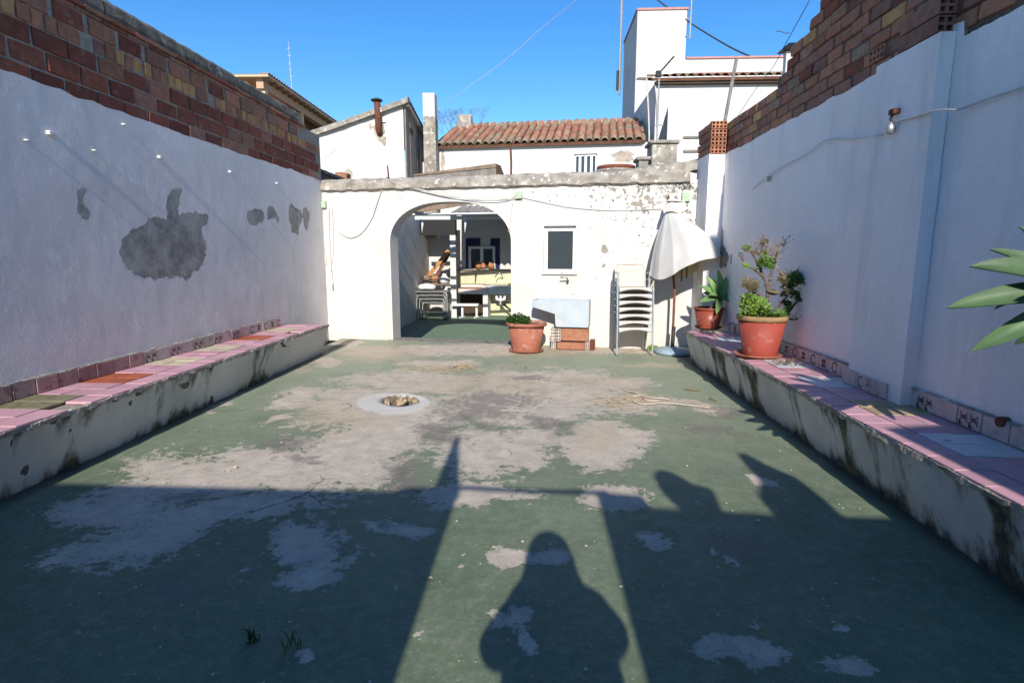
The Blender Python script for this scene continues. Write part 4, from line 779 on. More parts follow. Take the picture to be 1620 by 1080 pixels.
c = Vector((tp.x-.13, tp.y, ZR+.826)); tag(MB().lathe([(.15, 0), (.24, .05), (.26, .12), (.20, .17), (.1, .19), (.01, .2)], c, 24, 1, .7).build('basin', 'white_plastic', smooth=True), 'upturned white plastic basin on the folding tables', 'basin')
# low white bench
c = onz(738, 503, ZR); t = thing('low_bench', 'low white plank bench before the kitchen counter', 'bench', tuple(c))
MB().box((c.x-.42, c.y-.14, ZR+.36), (c.x+.36, c.y+.16, ZR+.42)).build('seat', 'white_plastic', t, bevel=.01)
for sx in (-.12, .30): MB().tube([(c.x+sx, c.y, ZR+.36), (c.x+sx, c.y, ZR+.02)], .035, 8).build('leg', 'white_plastic', t); MB().tube([(c.x+sx-.05, c.y-.13, ZR+.025), (c.x+sx+.05, c.y+.13, ZR+.025)], .022, 6).build('foot', 'white_plastic', t)
# corrugated roof over the kitchen, tubes and a beam
YE = 14.75; zc = ony(760, 337, YE).z; xs = np.linspace(-2.35, -.2, 150)
V = [(x, y, zc+.035*math.sin(x*2*math.pi/.19)+(y-YE)*.16) for x in xs for y in (YE, YE+1.2, 17.3)]; V2 = [(a_, b_, c_-.012) for a_, b_, c_ in V]
t = thing('corrugated_roof', 'grey corrugated fibre cement roof sheet over the patio kitchen', 'roof', (-1.3, YE, zc)); mb = MB().grid(V, 150, 3).grid(V2, 150, 3); n0 = 450
mb.f += [(i*3, i*3+3, n0+i*3+3, n0+i*3) for i in range(149)]; mb.build('sheet', 'fibre_cement', t, fix=False)
MB().box((-3.3, YE+.35, zc-.14), (-.2, YE+.43, zc-.05)).build('beam', 'frame_white', t)
tag(MB().tube([(-3.25, YE-.3, zc-.06), (-.25, YE-.35, zc-.03)], .03, 8).build('awning_tube', 'frame_white'), 'white awning tube under the corrugated roof edge', 'tube')
p0 = ony(655, 338, 14.3); p1 = ony(745, 323, 14.3); tag(MB().prism([p0, p1, p1+Vector((0, 0, .16)), p0+Vector((0, 0, .14))], (0, .05, 0)).build('roof_board', 'wood_old'), 'weathered wooden board tilted beneath the patio roof', 'board')
for px in (667, 735): p0 = ony(px, 346, YE-.1); tag(MB().tube([p0, p0+Vector((.02, 0, -.12)), p0+Vector((.0, 0, -.35))], [.01, .03, .012], 8).build('hanging_bulb', 'white_plastic', smooth=True), 'hanging white lamp fitting near the ' + ('slat-striped wall' if px < 700 else 'black loft shade sheet'), 'lamp fitting')

# ------------------------------------------------------------------ things standing against the arched wall
# stack of garden chairs
fa = onz(974.5, 562); fb = onz(1033, 562); CC = (fa+fb)/2; WX = (fb-fa).normalized(); WY = Vector((-WX.y, WX.x, 0)); WH = (fb-fa).length/2
def chair(i, label):
    dz = .103*i; b = CC+WY*(.012*i)+Vector((0, 0, dz)); t = thing('garden_chair', label, 'chair', tuple(b), 'stacked garden chairs'); P = lambda x, y, z: b+WX*x+WY*y+Vector((0, 0, z))
    W = WH-.012
    n = 14; V = []                                  # seat with a rolled front edge, arched along its foot
    for k in range(n+1):
        u = -1+2*k/n; x = u*(W-.025); ar = .042*(1-u*u)
        for y, z in ((.0, .358+ar), (-.012, .385+ar*.6), (-.008, .415), (.03, .428), (.2, .415), (.40, .40)): V.append(P(x, y, z))
    mb = MB().grid(V, n+1, 6); V2 = [v+Vector((0, 0, 0))+WY*.012-Vector((0, 0, .008)) for v in V]; mb.grid(V2, n+1, 6); mb.build('seat', 'chair_fabric', t, smooth=True, fix=False)
    V = []
    for k in range(9):
        u = -1+2*k/8
        for q in range(5): f = q/4; V.append(P(u*(W-.045), .40+.11*f+.02*(1-u*u), .42+.34*f))
    MB().grid(V, 9, 5).build('backrest', 'chair_cream', t, smooth=True, fix=False)
    for sx in (-1, 1):
        fl_ = .012 if dz == 0 else .012
        MB().tube(spline([P(sx*W, -.0, fl_-.01), P(sx*(W-.0), .012, .2), P(sx*(W-.005), .02, .42), P(sx*W, .02, .56), P(sx*(W+.005), .05, .63), P(sx*(W+.0), .12, .655), P(sx*(W-.01), .34, .64), P(sx*(W-.03), .47, .62)], 4), .0125, 7).build('armrest', 'chair_tube', t, smooth=True)
        MB().tube([P(sx*(W-.035), .12, .655), P(sx*(W-.02), .28, .40), P(sx*(W-.02), .44, .0)], .0125, 7).build('leg', 'chair_tube', t, smooth=True)
        MB().tube(spline([P(sx*(W-.04), .38, .40), P(sx*(W-.04), .42, .55), P(sx*(W-.045), .50, .74), P(sx*(W-.10), .515, .775)], 4), .0125, 7).build('back_post', 'chair_cream', t, smooth=True)
    MB().tube([P(-(W-.1), .515, .775), P(W-.1, .515, .775)], .0125, 7).build('top_rail', 'chair_cream', t)
for i in range(7): chair(i, ['bottom white garden chair of the stack standing on the floor', 'second garden chair up from the floor in the stack', 'third garden chair up from the floor in the stack', 'middle garden chair of the stack of seven', 'third garden chair from the top of the stack', 'second garden chair from the top of the stack', 'topmost garden chair of the stack with bare cream backrest'][i])
# parasol
um = onz(1063, 558); Yu = um.y; pt = ony(1057, 320, Yu); U = thing('parasol', 'half closed white parasol with beige lining leaning in the corner', 'parasol', tuple(um))
MB().tube([um+Vector((0, 0, .08)), Vector((um.x, um.y, .95)), pt], .02, 10).build('pole', 'pole_brown', U, smooth=True)
MB().tube([um+Vector((0, 0, .03)), um+Vector((0.01, 0, .42))], .032, 10).build('socket', 'dark_iron', U, smooth=True)
MB().lathe([(.30, 0), (.31, .03), (.28, .06), (.1, .09), (.05, .11), (.01, .11)], um+Vector((.03, 0, 0)), 28).build('base', 'blue_paint', U, smooth=True)
MB().lathe([(.03, 0), (.035, .06), (.02, .13), (.012, .16), (.001, .17)], pt+Vector((0, 0, -.06)), 10).build('finial', 'rust', U, smooth=True)
rim = [(1027,436,-.02),(1033,440,-.22),(1047,442,-.42),(1062,436,-.55),(1078,426,-.66),(1096,417,-.72),(1115,411,-.68),(1131,408,-.55),(1143,407,-.38),(1134,416,-.16),(1115,424,.0),(1090,434,.08),(1062,441,.10),(1042,440,.06)]
RP = [ony(x, y, Yu+d) for x, y, d in rim]; NRr = len(RP); NC = 8*NRr
RS = spline(RP+[RP[0]], 8)[:-1]
ap = ony(1056, 329, Yu)
V = []; LV = []; NS = 14
for j in range(NS+1):
    f = j/NS
    for k, q in enumerate(RS):
        d = q-ap; out = Vector((d.x, d.y, 0)); bul = math.sin(f*math.pi)*.10; c = ap+d*f+Vector((out.x, out.y*1.0, 0))*bul*1.6+Vector((0, 0, .02*math.sin(f*math.pi)))
        ph = k/len(RS)*math.pi*2; wr = .045*f*(1-f*.3)*(.5-abs(math.sin(ph*4+.5*math.sin(ph))))+.03*f*float(fbm(ph*1.6, f*1.5, 3, 3))
        n_ = out.normalized() if out.length > .01 else Vector((0, -1, 0)); V.append(c+n_*wr); LV.append(c+n_*(wr-.012)-Vector((0, 0, .006)))
nk = len(RS); ff = [(j*nk+k, j*nk+(k+1) % nk, (j+1)*nk+(k+1) % nk, (j+1)*nk+k) for j in range(NS) for k in range(nk)]
MB().add(V, ff).build('canopy', 'canopy_white', U, smooth=True, fix=False); MB().add(LV, ff).build('lining', 'canopy_beige', U, smooth=True, fix=False)
cv = [ony(x, y, Yu+d) for x, y, d in ((1049,336,-.06),(1054,318,-.08),(1066,318,-.1),(1084,319,-.08),(1086,332,-.10),(1076,336,-.14),(1062,334,-.16))]
MB().add(cv+[ony(1062, 312, Yu-.02)], [(i, (i+1) % 7, 7) for i in range(7)]).build('vent_flap', 'canopy_white', U, fix=False)
for a_, b_ in ((1078, 445), (1086, 440)): q = ony(a_, b_, Yu-.15); MB().tube([q, q+Vector((.0, .02, .28))], .012, 6).build('rib', 'wood_old', U)
q = ony(1036, 441, Yu-.2); MB().tube(spline([q, q+Vector((-.02, 0, -.06)), q+Vector((-.05, .0, -.12)), q+Vector((-.02, .02, -.16))], 4), .01, 5).build('tie_strap', 'canopy_beige', U)
# sink on brick supports
SO = .40; sk_ = thing('laundry_sink', 'pale blue washed stone laundry sink with sloping washboard', 'sink', tuple(bw(onb(900, 500)[0], .4, .2)))
q = lambda x, y: onb(x, y, SO)
s0, z1 = q(841, 474.5); s1 = q(932, 474)[0]; sm = q(879, 500)[0]; zb = q(900, 517.5)[1]; zl = q(841, 485)[1]; zm = q(876, 496.5)[1]
prof = [(s0, z1), (s1, z1), (s1, zb+.02), (s1-.02, zb), (sm+.02, zb), (sm, zb+.02), (sm-.012, zm), (s0, zl)]
mb = MB(); n = len(prof); A = [bw(s_, z_, SO) for s_, z_ in prof]; B = [bw(s_, z_, .005) for s_, z_ in prof]; mb.add(A+B, [tuple(range(n))]+[(i, (i+1) % n, n+(i+1) % n, n+i) for i in range(1, n)])
rimw = .035; i0, i1, jo, ji = s0+.05, s1-rimw, SO-rimw, .08; dpz = [(i0, z1-.02), (sm, zm+.05), (sm+.03, zb+.06), (i1, zb+.06), (i1, z1)]
oT = [bw(s0, z1, SO), bw(s1, z1, SO), bw(s1, z1, .005), bw(s0, z1, .005)]; iT = [bw(i0, z1, jo), bw(i1, z1, jo), bw(i1, z1, ji), bw(i0, z1, ji)]
mb.add(oT+iT, [(0,1,5,4),(1,2,6,5),(2,3,7,6),(3,0,4,7)]); pr = [(i0, z1)]+dpz
mb.add([bw(a, b, jo) for a, b in pr]+[bw(a, b, ji) for a, b in pr], [(k, k+1, 6+k+1, 6+k) for k in range(5)]+[tuple(range(6)), tuple(range(6, 12))]); mb.build('basin', 'sink_stone', sk_)
def hb(px0, px1, py0, py1, off, dp, nx, ny, mat, lb, holes=True):
    a, zt_ = onb(px0, py0, off); b, zb_ = onb(px1, py1, off); zb_ = max(zb_, .002)
    M4 = Matrix.Translation(bw((a+b)/2, zb_, off))@Matrix.Rotation(math.atan2(BD.y, BD.x), 4, 'Z')
    if holes: o = hollow('hollow_brick', abs(b-a)-.004, zt_-zb_-.003, dp, nx, ny, mat, None, M4)
    else:
        m = chbox(abs(b-a)-.004, dp, zt_-zb_-.003, .006, .003); o = inst('hollow_brick', m, mat, None, M4@Vector((0, dp/2, (zt_-zb_)/2)), (0, 0, math.atan2(BD.y, BD.x)))
    return tag(o, lb, 'brick', 'bricks propping the laundry sink')
hb(871,878.6,519.5,540.2,.37,.26,2,4,'brick_pale','upper grey hollow brick standing on end under the washboard'); hb(872,879.2,541,561,.37,.26,2,4,'brick_pale','lower grey hollow brick standing on end under the washboard')
hb(880,887,519.5,539.5,.37,.26,2,4,'brick_pale','pale hollow brick end wedged beside the upright bricks'); hb(887.3,931,519.5,540,.365,.12,2,4,'brick_orange','upper smooth orange brick directly under the sink basin', False)
hb(881,925.5,541,561,.385,.12,2,4,'brick_orange','lower orange brick with scraped white mortar face', False); hb(926,932.6,540.5,560,.37,.24,2,4,'brick_pale','pale hollow brick end right beside the scraped brick'); hb(933,940,539,559.5,.36,.24,2,4,'brick_red','red hollow brick end outermost of the sink supports')
a, zz = onb(908, 551, .38); mb = MB()
for k in range(9): c = bw(a+random.uniform(-.22, .2), zz+random.uniform(-.10, .09), .38+.012); mb.box(c-Vector((random.uniform(.02, .09), .004, random.uniform(.004, .014))), c+Vector((random.uniform(.02, .08), .004, random.uniform(.004, .014))))
# tap
c = bw(*onb(899, 444, .0), 0); t = thing('wall_tap', 'chrome lever tap on the white wall above the laundry sink', 'tap', tuple(c))
MB().tube([c, c+BN*.09], .017, 8).build('spindle', 'chrome', t, smooth=True); MB().tube(spline([c+BN*.07, c+BN*.10-BD*.08+Vector((0, 0, .012)), c+BN*.13-BD*.14-Vector((0, 0, .0)), c+BN*.135-BD*.15-Vector((0, 0, .05))], 4), .013, 8).build('spout', 'chrome', t, smooth=True)
MB().tube([c+BN*.085, c+BN*.10+Vector((0, 0, .05))-BD*.01, c+BN*.13+Vector((0, 0, .062))-BD*.12], [.016, .012, .009], 8).build('lever', 'chrome', t, smooth=True); MB().lathe([(.03, 0), (.03, .012), (.018, .02)], (0, 0, 0), 12).build('flange', 'chrome', t, smooth=True).matrix_world
fl_ = t.children[-1]; fl_.data.transform(Matrix.Translation(c)@BN.to_track_quat('Z', 'Y').to_matrix().to_4x4())
# ------------------------------------------------------------------ pots and plants
def leaf(name, c, tip, wd, mat, parent, droop=.12, cup=.25, n=13, side=None):
    c, tip = Vector(c), Vector(tip); d = tip-c; L = d.length; sd = d.cross(Vector((.15, -.8, .6))) if side is None else Vector(side)
    sd = sd.normalized() if sd.length > 1e-5 else Vector((1, 0, 0)); up = sd.cross(d).normalized(); V = []
    for i in range(n):
        t = i/(n-1); wv = max(wd*1.62*(t+.06)**.62*(1-t)**.72, .0015)
        ce = c+d*t+up*(droop*L*4*t*(1-t))
        for q in (-1, -.5, 0, .5, 1): V.append(ce+sd*(wv*.5*q)+up*(abs(q)**1.6*cup*wv*.5))
    mb = MB().grid(V, n, 5); V2 = [Vector(v)-up*.006 for v in V]; mb.grid(V2, n, 5); return mb.build(name, mat, parent, smooth=True, fix=False)
def pot(t, c, r, h, rb, mat, rimh=.05, rimmat=None, soil=True, rimout=.03):
    MB().lathe([(rb, 0), (rb*1.02, .01), (r*.97, h-rimh), (r*.9, h-rimh), (r*.86, h-.03)], c, 36).build('pot', mat, t, smooth=True)
    MB().lathe([(r*.965, h-rimh), (r+rimout, h-rimh+.006), (r+rimout, h-.008), (r+rimout-.008, h), (r*.92, h), (r*.86, h-.05)], c, 36).build('rim', rimmat or mat, t, smooth=True)
    if soil: MB().lathe([(.001, h-.05), (r*.5, h-.045), (r*.92, h-.055)], c, 24, wob=.02).build('soil', 'soil', t, smooth=True)
def saucer(c, r, mat, lb, h=.035): return tag(MB().lathe([(r*.85, 0), (r, h*.7), (r+.012, h), (r, h), (r*.8, .012), (.001, .012)], c, 36).build('saucer', mat, smooth=True), lb, 'saucer')
def sprigs(name, c, rx, ry, hz, n, mat, parent, ls=.03):
    mb = MB()
    for k in range(n):
        a = random.uniform(0, 6.28); r_ = math.sqrt(random.random()); b = c+Vector((rx*r_*math.cos(a), ry*r_*math.sin(a), hz*random.random()**.7*(1.15-r_*.5))); d = Vector((random.gauss(0, 1), random.gauss(0, 1), random.gauss(.35, .6))).normalized()*ls*random.uniform(.6, 1.4); e = d.cross(Vector((random.gauss(0, 1), random.gauss(0, 1), random.gauss(0, 1)))).normalized()*ls*.38
        mb.add([b, b+d*.5+e, b+d, b+d*.5-e], [(0,1,2,3)])
    o = mb.build(name, mat, parent, fix=False); return kind(o, 'stuff')
# terracotta planter by the arch
c = onz(832, 559.5)+Vector((0, .24, 0)); saucer(c, .27, 'clay_pot', 'terracotta saucer under the herb planter by the arch')
t = thing('potted_herb', 'wide terracotta planter with low green herb beside the arch', 'potted plant', tuple(c+Vector((0, 0, .014)))); pot(t, c+Vector((0, 0, .014)), .30, .46, .22, 'clay_pot', .055)
sprigs('foliage', c+Vector((-.13, 0, .42)), .19, .18, .18, 1500, 'herb', t, .035)
# agave in dark pot on bench end
c = onz(1124, 521.5, ZB)+Vector((.0, .13, 0)); saucer(c, .185, 'clay_pot', 'shallow clay saucer under the glossy brown pot')
t = thing('potted_agave', 'broad leaved agave in a glossy red brown pot at the bench end', 'potted plant', tuple(c)); pot(t, c+Vector((0, 0, .012)), .205, .30, .15, 'dark_pot', .03, rimout=.014)
ct = ony(1137, 470, c.y); MB().tube(spline([c+Vector((0, 0, .25)), (c+ct)*.5+Vector((.0, 0, .1)), ct+Vector((0, 0, -.05))], 4), [.03]*8+[.028], 8).build('stem', 'dead_stem', t, smooth=True)
for x, y, dy, wd in ((1136,426,.02,.13),(1117,437,-.02,.13),(1107,452,-.08,.12),(1106,478,-.18,.12),(1133,496,-.30,.12),(1157,429,.08,.12),(1172,453,.02,.13),(1164,480,-.15,.12),(1112,463,.10,.10),(1150,440,-.10,.12),(1160,460,.16,.11),(1125,440,.18,.11),(1143,474,-.26,.11),(1122,466,-.22,.10)):
    leaf('leaf', ct+Vector((random.uniform(-.015, .015), 0, random.uniform(-.04, .02))), ony(x, y, ct.y+dy), wd*1.2, 'agave', t, .10, .3)
# red pot with branching succulent
c = onz(1213, 568.5, ZB)+Vector((.0, .19, 0)); saucer(c+Vector((-.03, 0, 0)), .235, 'clay_pot', 'orange clay saucer under the red pot')
t = thing('potted_succulent', 'tall branching succulent with dry flower heads in a red pot', 'potted plant', tuple(c)); pot(t, c+Vector((0, 0, .012)), .245, .43, .165, 'red_pot', .055, 'pot_rim', rimout=.012)
yb = c.y; G = lambda x, y, d=0.: ony(x, y, yb+d)
br = [[(1212,500,0),(1214,480,.02),(1213,455,.02),(1208,440,0),(1195,428,-.05),(1180,420,-.06)], [(1214,470,.02),(1218,445,.05),(1222,425,.04),(1228,410,.02),(1232,398,.05)], [(1208,440,0),(1203,425,.04),(1205,405,.03),(1206,385,.03),(1208,372,.04)], [(1214,460,0),(1230,463,-.04),(1242,462,-.06),(1252,455,-.05),(1258,440,-.04)], [(1240,505,.02),(1250,490,0),(1262,475,-.03),(1272,462,-.02),(1270,455,0)],
      [(1214,478,0),(1200,465,-.08),(1190,463,-.12),(1183,470,-.14)], [(1195,500,-.05),(1190,488,-.1),(1188,475,-.12),(1186,460,-.12)], [(1203,425,.04),(1190,400,.05),(1180,395,.06)], [(1222,425,.04),(1228,405,.1),(1232,390,.12)], [(1242,462,-.06),(1240,440,-.05),(1232,425,-.02)], [(1225,505,.05),(1235,480,.1),(1246,470,.12)], [(1245,500,.04),(1250,505,-.1),(1262,505,-.15)], [(1205,405,.03),(1196,398,.05),(1186,395,.04)]]
mb = MB()
for b in br: pts = spline([G(*q) for q in b], 5); n = len(pts); mb.tube(pts, [.016*(1-.55*i/n) for i in range(n)], 6)
mb.build('branches', 'dead_stem', t, smooth=True, fix=False)
def rosette(p, r, n, mat, nm='rosette', tilt=.5):
    mb = MB(); ax = Vector((random.gauss(-.1, .45), -.75+random.gauss(0, .3), .8)).normalized(); a0 = ax.orthogonal().normalized(); b0 = ax.cross(a0)
    for k in range(n):
        a = k*2.4; rr = r*(.35+.65*k/n)*random.uniform(.75, 1.15); e = a0*math.cos(a)+b0*math.sin(a); lift = .6*(1-k/n); tp_ = p+e*rr+ax*rr*lift; sd = ax.cross(e).normalized()*r*.15; m_ = p+e*rr*.65+ax*rr*lift*.5
        mb.add([p+sd*.25, p-sd*.25, m_-sd, tp_, m_+sd], [(0,1,2,3,4)])
    return mb.build(nm, mat, t, fix=False)
for x, y, d, r, m in ((1180,420,-.06,.04,'succulent_light'),(1208,402,.03,.05,'succulent_light'),(1213,418,-.03,.085,'succulent'),(1206,416,.0,.06,'succulent'),(1262,438,-.04,.10,'succulent'),(1240,441,-.05,.075,'rosette_brown'),(1250,450,.0,.09,'succulent'),(1263,444,.0,.06,'succulent'),(1187,450,-.12,.09,'rosette_brown'),(1268,470,-.05,.06,'rosette_brown'),(1246,480,.1,.05,'succulent'),(1236,499,-.08,.08,'succulent'),(1202,478,-.14,.07,'succulent_light'),(1245,490,-.05,.06,'succulent'),(1222,463,.05,.05,'rosette_brown')): rosette(G(x, y, d), r*1.35, 44, m)
sprigs('foliage', G(1183, 500, -.12)+Vector((0, 0, .0)), .08, .08, .26, 420, 'succulent_light', t, .035); sprigs('foliage', G(1204, 497, -.1), .09, .07, .15, 220, 'succulent_light', t, .035); sprigs('foliage', c+Vector((0, 0, .40)), .2, .18, .09, 520, 'succulent', t, .035)
for k in range(10): rosette(G(*random.choice([q for b in br for q in b[2:]]))+Vector((random.gauss(0, .015), random.gauss(-.02, .015), .015)), random.uniform(.04, .07), 24, random.choice(['succulent', 'succulent_light', 'rosette_brown']))
mb = MB()
for x, y, d, r in ((1206,376,.04,.09),(1240,378,.10,.10),(1176,402,.05,.09),(1220,395,.03,.08),(1196,392,.05,.07),(1230,390,.06,.08),(1212,388,0,.08)):
    c0 = G(x, y+12, d)
    for k in range(14):
        tp_ = G(x, y, d)+Vector((random.gauss(0, r*.6), random.gauss(0, r*.6), random.gauss(0, r*.3))); md = (c0+tp_)*.5+Vector((random.gauss(0, .015), 0, .0)); mb.tube([c0, md, tp_], [.002, .0016, .0012], 4, False)
        mb.box(tp_-Vector((.0045,)*3), tp_+Vector((.0045,)*3))
mk('dry_flower', (.30, .22, .16), (.2, .14, .10), 9, .9, 0)
for b in br:                                     # fine dry side twigs
    for k in range(7):
        p = G(*random.choice(b[1:])); d = Vector((random.gauss(0, .5), random.gauss(0, .4), random.gauss(.35, .4))).normalized()*random.uniform(.05, .15); mb.tube([p, p+d*.6+Vector((random.gauss(0, .015), 0, 0)), p+d], [.004, .003, .0015], 4, False)
kind(mb.build('dry_flower_heads', 'dry_flower', t, fix=False), 'stuff')
sprigs('foliage', G(1262, 448, -.04), .09, .07, .08, 120, 'succulent', t, .035)
sprigs('foliage', G(1212, 420, 0), .09, .07, .08, 120, 'succulent', t, .035)
sprigs('foliage', G(1250, 470, .02), .09, .07, .08, 120, 'succulent', t, .035)
mb = MB(); q = onz(1245, 578, ZB)
for k in range(26): a = random.uniform(0, 6.3); b = q+Vector((random.gauss(.03, .05), random.gauss(0, .06), .022)); mb.tube([b, b+Vector((.03*math.cos(a), .03*math.sin(a), random.uniform(.01, .04))), b+Vector((.07*math.cos(a), .06*math.sin(a), random.uniform(0, .03)))], [.004, .006, .002], 4)
tag(kind(mb.build('dry_leaf_litter', 'dead_stem', fix=False), 'stuff'), 'curled dry leaves fallen beside the red pot', 'dry leaves')
# agave whose leaves reach in from beyond the pier
c = Vector((2.60, 2.72, ZB)); t = thing('potted_agave', 'large grey green agave with long pointed leaves before the pale wall', 'potted plant', tuple(c)); pot(t, c, .16, .28, .11, 'clay_pot', .04)
ct = Vector((2.55, 2.72, 1.36)); MB().tube(spline([c+Vector((0, 0, .24)), c+Vector((.02, .02, .5)), ct-Vector((0, 0, .1))], 4), [.035]*9, 8).build('stem', 'dead_stem', t, smooth=True)
for x, y, dy, wd, dr in ((1534,421,.05,.19,.10),(1497,487,.10,.16,.10),(1534,556,.02,.15,.16),(1566,394,.20,.14,.06),(1604,545,.12,.10,.1)): leaf('leaf', ct, ony(x, y, ct.y+dy), wd, 'agave_grey', t, dr, .5, 15)
for k in range(20):
    a = k*2.4; el_ = random.uniform(-.5, .95); L = random.uniform(.38, .52); d = Vector((math.cos(a)*math.cos(el_), math.sin(a)*math.cos(el_), math.sin(el_)))*L
    if d.x > .1: d.x = .1
    if ct.x+d.x < 2.32 and d.y > -.1: continue
    leaf('leaf', ct, ct+d, .12, 'agave_grey', t, .08, .35, 13)
leaf('leaf', ct, ony(1626, 470, ct.y-.35), .14, 'agave_grey', t, .05, .3)
sprigs('foliage', Vector((1.85, 9.05, .01)), .08, .06, .09, 130, 'succulent_light', thing('wall_weed', 'small green weed at the wall foot beside the parasol base', 'weed', (1.85, 9.05, 0)), .03)

# ------------------------------------------------------------------ buildings and clutter beyond
def wallbox(parent, nm, x0, x1, y0, y1, z0, z1, mat='plaster_far', sides='fl', step=.35, dirt=None):
    def add(fn, us, vs): return pgrid(fn, us, vs, name=nm, mat=mat, parent=parent, dirt=dirt or (lambda P: -.02+.4*fbm(P[:, 0]*.9, P[:, 2]*.25, 4, 3)), flake=lambda P, a, b: -np.ones(len(P)))
    ar = lambda a, b: np.linspace(a, b, max(2, int(abs(b-a)/step)+1))
    if 'f' in sides: add(lambda u, v: (u, y0+.006*fbm(u, v, 2, 3), v), ar(x0, x1), ar(z0, z1))
    if 'l' in sides: add(lambda u, v: (x0+.006*fbm(u, v, 7, 3), u, v), ar(y1, y0), ar(z0, z1))
    if 'r' in sides: add(lambda u, v: (x1, u, v), ar(y0, y1), ar(z0, z1))
    MB().box((x0+.02, y0+.02, z0), (x1-.02, y1, z1-.004)).build('core', 'mortar', parent)
# shed with sloping roof and stove pipe
YS = 15.5; S_ = lambda x, y, Y=YS: ony(x, y, Y)
sh = thing('shed', 'white lean-to shed with sloping concrete roof edge and plank side', 'building', (-5, YS, 0))
gp = [S_(470, 290), S_(641, 290), S_(641, 166), S_(470, 226)]; us = np.linspace(0, 1, 24)
def gf(u, v): 
    b = gp[0].z+0*u-1.5; tz = gp[3].z+(gp[2].z-gp[3].z)*u; x = gp[0].x+(gp[1].x-gp[0].x)*u; return (x, YS+.008*fbm(x*1.5, v*3, 6, 3), b+(tz-b)*v)
pgrid(gf, us, np.linspace(0, 1, 24), name='gable', mat='plaster_far', parent=sh, stain=lambda P, a, b: blobs(a, b, [(601,208,14,24),(590,200,8,14),(608,222,8,12),(548,278,14,18)])*.55+.3, dirt=lambda P: -.3+.3*fbm(P[:, 0], P[:, 2], 4, 3))
a, b = S_(470, 226), S_(641, 166); xs_ = b.x; Y2 = 18.6
roughbar(a+Vector((-.3, -.05, -.10)), b+Vector((.10, -.05, 0.02)), (0, -1, 0), (0, 0, 1), 60, .02, [(-.2, 0), (.1, 0), (.12, .10), (0, .17), (-.2, .17)], 3).build('verge', 'coping_old', sh)
MB().add([a+Vector((-.3, .1, .06)), b+Vector((.1, .1, .16)), b+Vector((.1, Y2-YS, -.35)), a+Vector((-.3, Y2-YS, -.4))], [(0,1,2,3)]).build('roof', 'channel_tile', sh, fix=False)
zb_ = 2.0; pw = (Y2-YS)/7
for k in range(7):
    y0 = YS+.02+k*pw; MB().box((xs_-.04, y0, zb_), (xs_+.012*(k % 2), y0+pw-.015, b.z+.02-(k+1)*.07)).build('plank', 'wood_grey', sh)
MB().prism([Vector((xs_-.06, YS-.05, b.z+.08)), Vector((xs_+.1, YS-.05, b.z+.08)), Vector((xs_+.1, YS-.05, b.z-.04)), Vector((xs_-.06, YS-.05, b.z-.04))], (0, Y2-YS, -.5)).build('side_verge', 'coping_old', sh)
q = S_(646, 195)
for zz in (0, .28, .56): MB().box((xs_+.01, YS+.35, q.z-.05-zz*.2), (xs_+.04, YS+.75, q.z-.03-zz*.2)).build('slot', 'dark_iron', sh)
c = S_(601, 210); t = thing('stove_pipe', 'rusty stove pipe with flat cap on the shed gable', 'pipe', tuple(c)); z1 = S_(601, 164).z; MB().tube([c+Vector((.0, .05, -.05)), c+Vector((0, -.12, .05)), (c.x, c.y-.13, (c.z+z1)/2), (c.x-.01, c.y-.13, z1)], .085, 12).build('flue', 'rust', t, smooth=True)
MB().lathe([(.02, 0), (.15, .0), (.155, .03), (.06, .07), (.01, .075)], Vector((c.x-.02, c.y-.13, z1+.03)), 20).build('cap', 'dark_iron', t, smooth=True); MB().tube([(c.x, c.y-.05, c.z+.25), (c.x+.18, c.y, c.z+.25)], .01, 5).build('strap', 'dark_iron', t)
tag(MB().tube(spline([S_(514, 250), S_(525, 242), S_(532, 238), S_(533, 250), S_(533, 262)], 4), .012, 5).build('bent_wire', 'cable'), 'thin bent wire on the shed gable by the low dark wall', 'wire')
# tall chimney shaft beside the tiled house
a = ony(669, 148, 16.9); b = ony(692, 148, 16.9); t = thing('chimney_shaft', 'square chimney shaft, upper half whitewashed, beside the tiled house', 'chimney', (a.x, 16.9, 2.7)); zs = ony(680, 185, 16.9).z
MB().box((a.x, 16.85, zs+.002), (b.x-.08, 17.25, a.z)).build('white_shaft', 'plaster_far', t); MB().box((a.x, 16.84, 2.0), (b.x-.07, 17.27, zs)).build('bare_shaft', 'coping_old', t)
for o in t.children:
    if o.name.startswith('white'): n = len(o.data.vertices); sattr(o, stain=np.full(n, -1.), dirt=np.zeros(n), moss=np.full(n, -1.), flake=np.full(n, -1.))
# dark low wall past the end of the brick wall
t = thing('low_wall', 'dark weathered low wall past the end of the brick courses', 'wall', (-4.3, 11, 2.9)); p0 = ony(503, 262, 10.6); p1 = ony(544, 274, 12.4)
MB().box((p0.x-.3, 10.55, 1.5), (p0.x+.02, 12.3, p0.z-.12)).build('body', 'mortar_dark', t); roughbar((p0.x-.14, 10.5, p0.z-.12), (p0.x-.14, 12.35, p0.z-.12), (1, 0, 0), (0, 0, 1), 40, .02, [(-.2, 0), (.2, 0), (.2, .06), (0, .10), (-.2, .06)], 4).build('cap', 'coping_black', t)
tag(roughbar(ony(534, 284, 12.0), ony(552, 284, 12.0), (0, 1, 0), (0, 0, 1), 14, .03, [(-.12, -.1), (.12, -.1), (.12, .12), (-.12, .12)], 6).build('rubble_brick', 'brick_orange'), 'broken orange brick rubble at the shed foot', 'rubble')
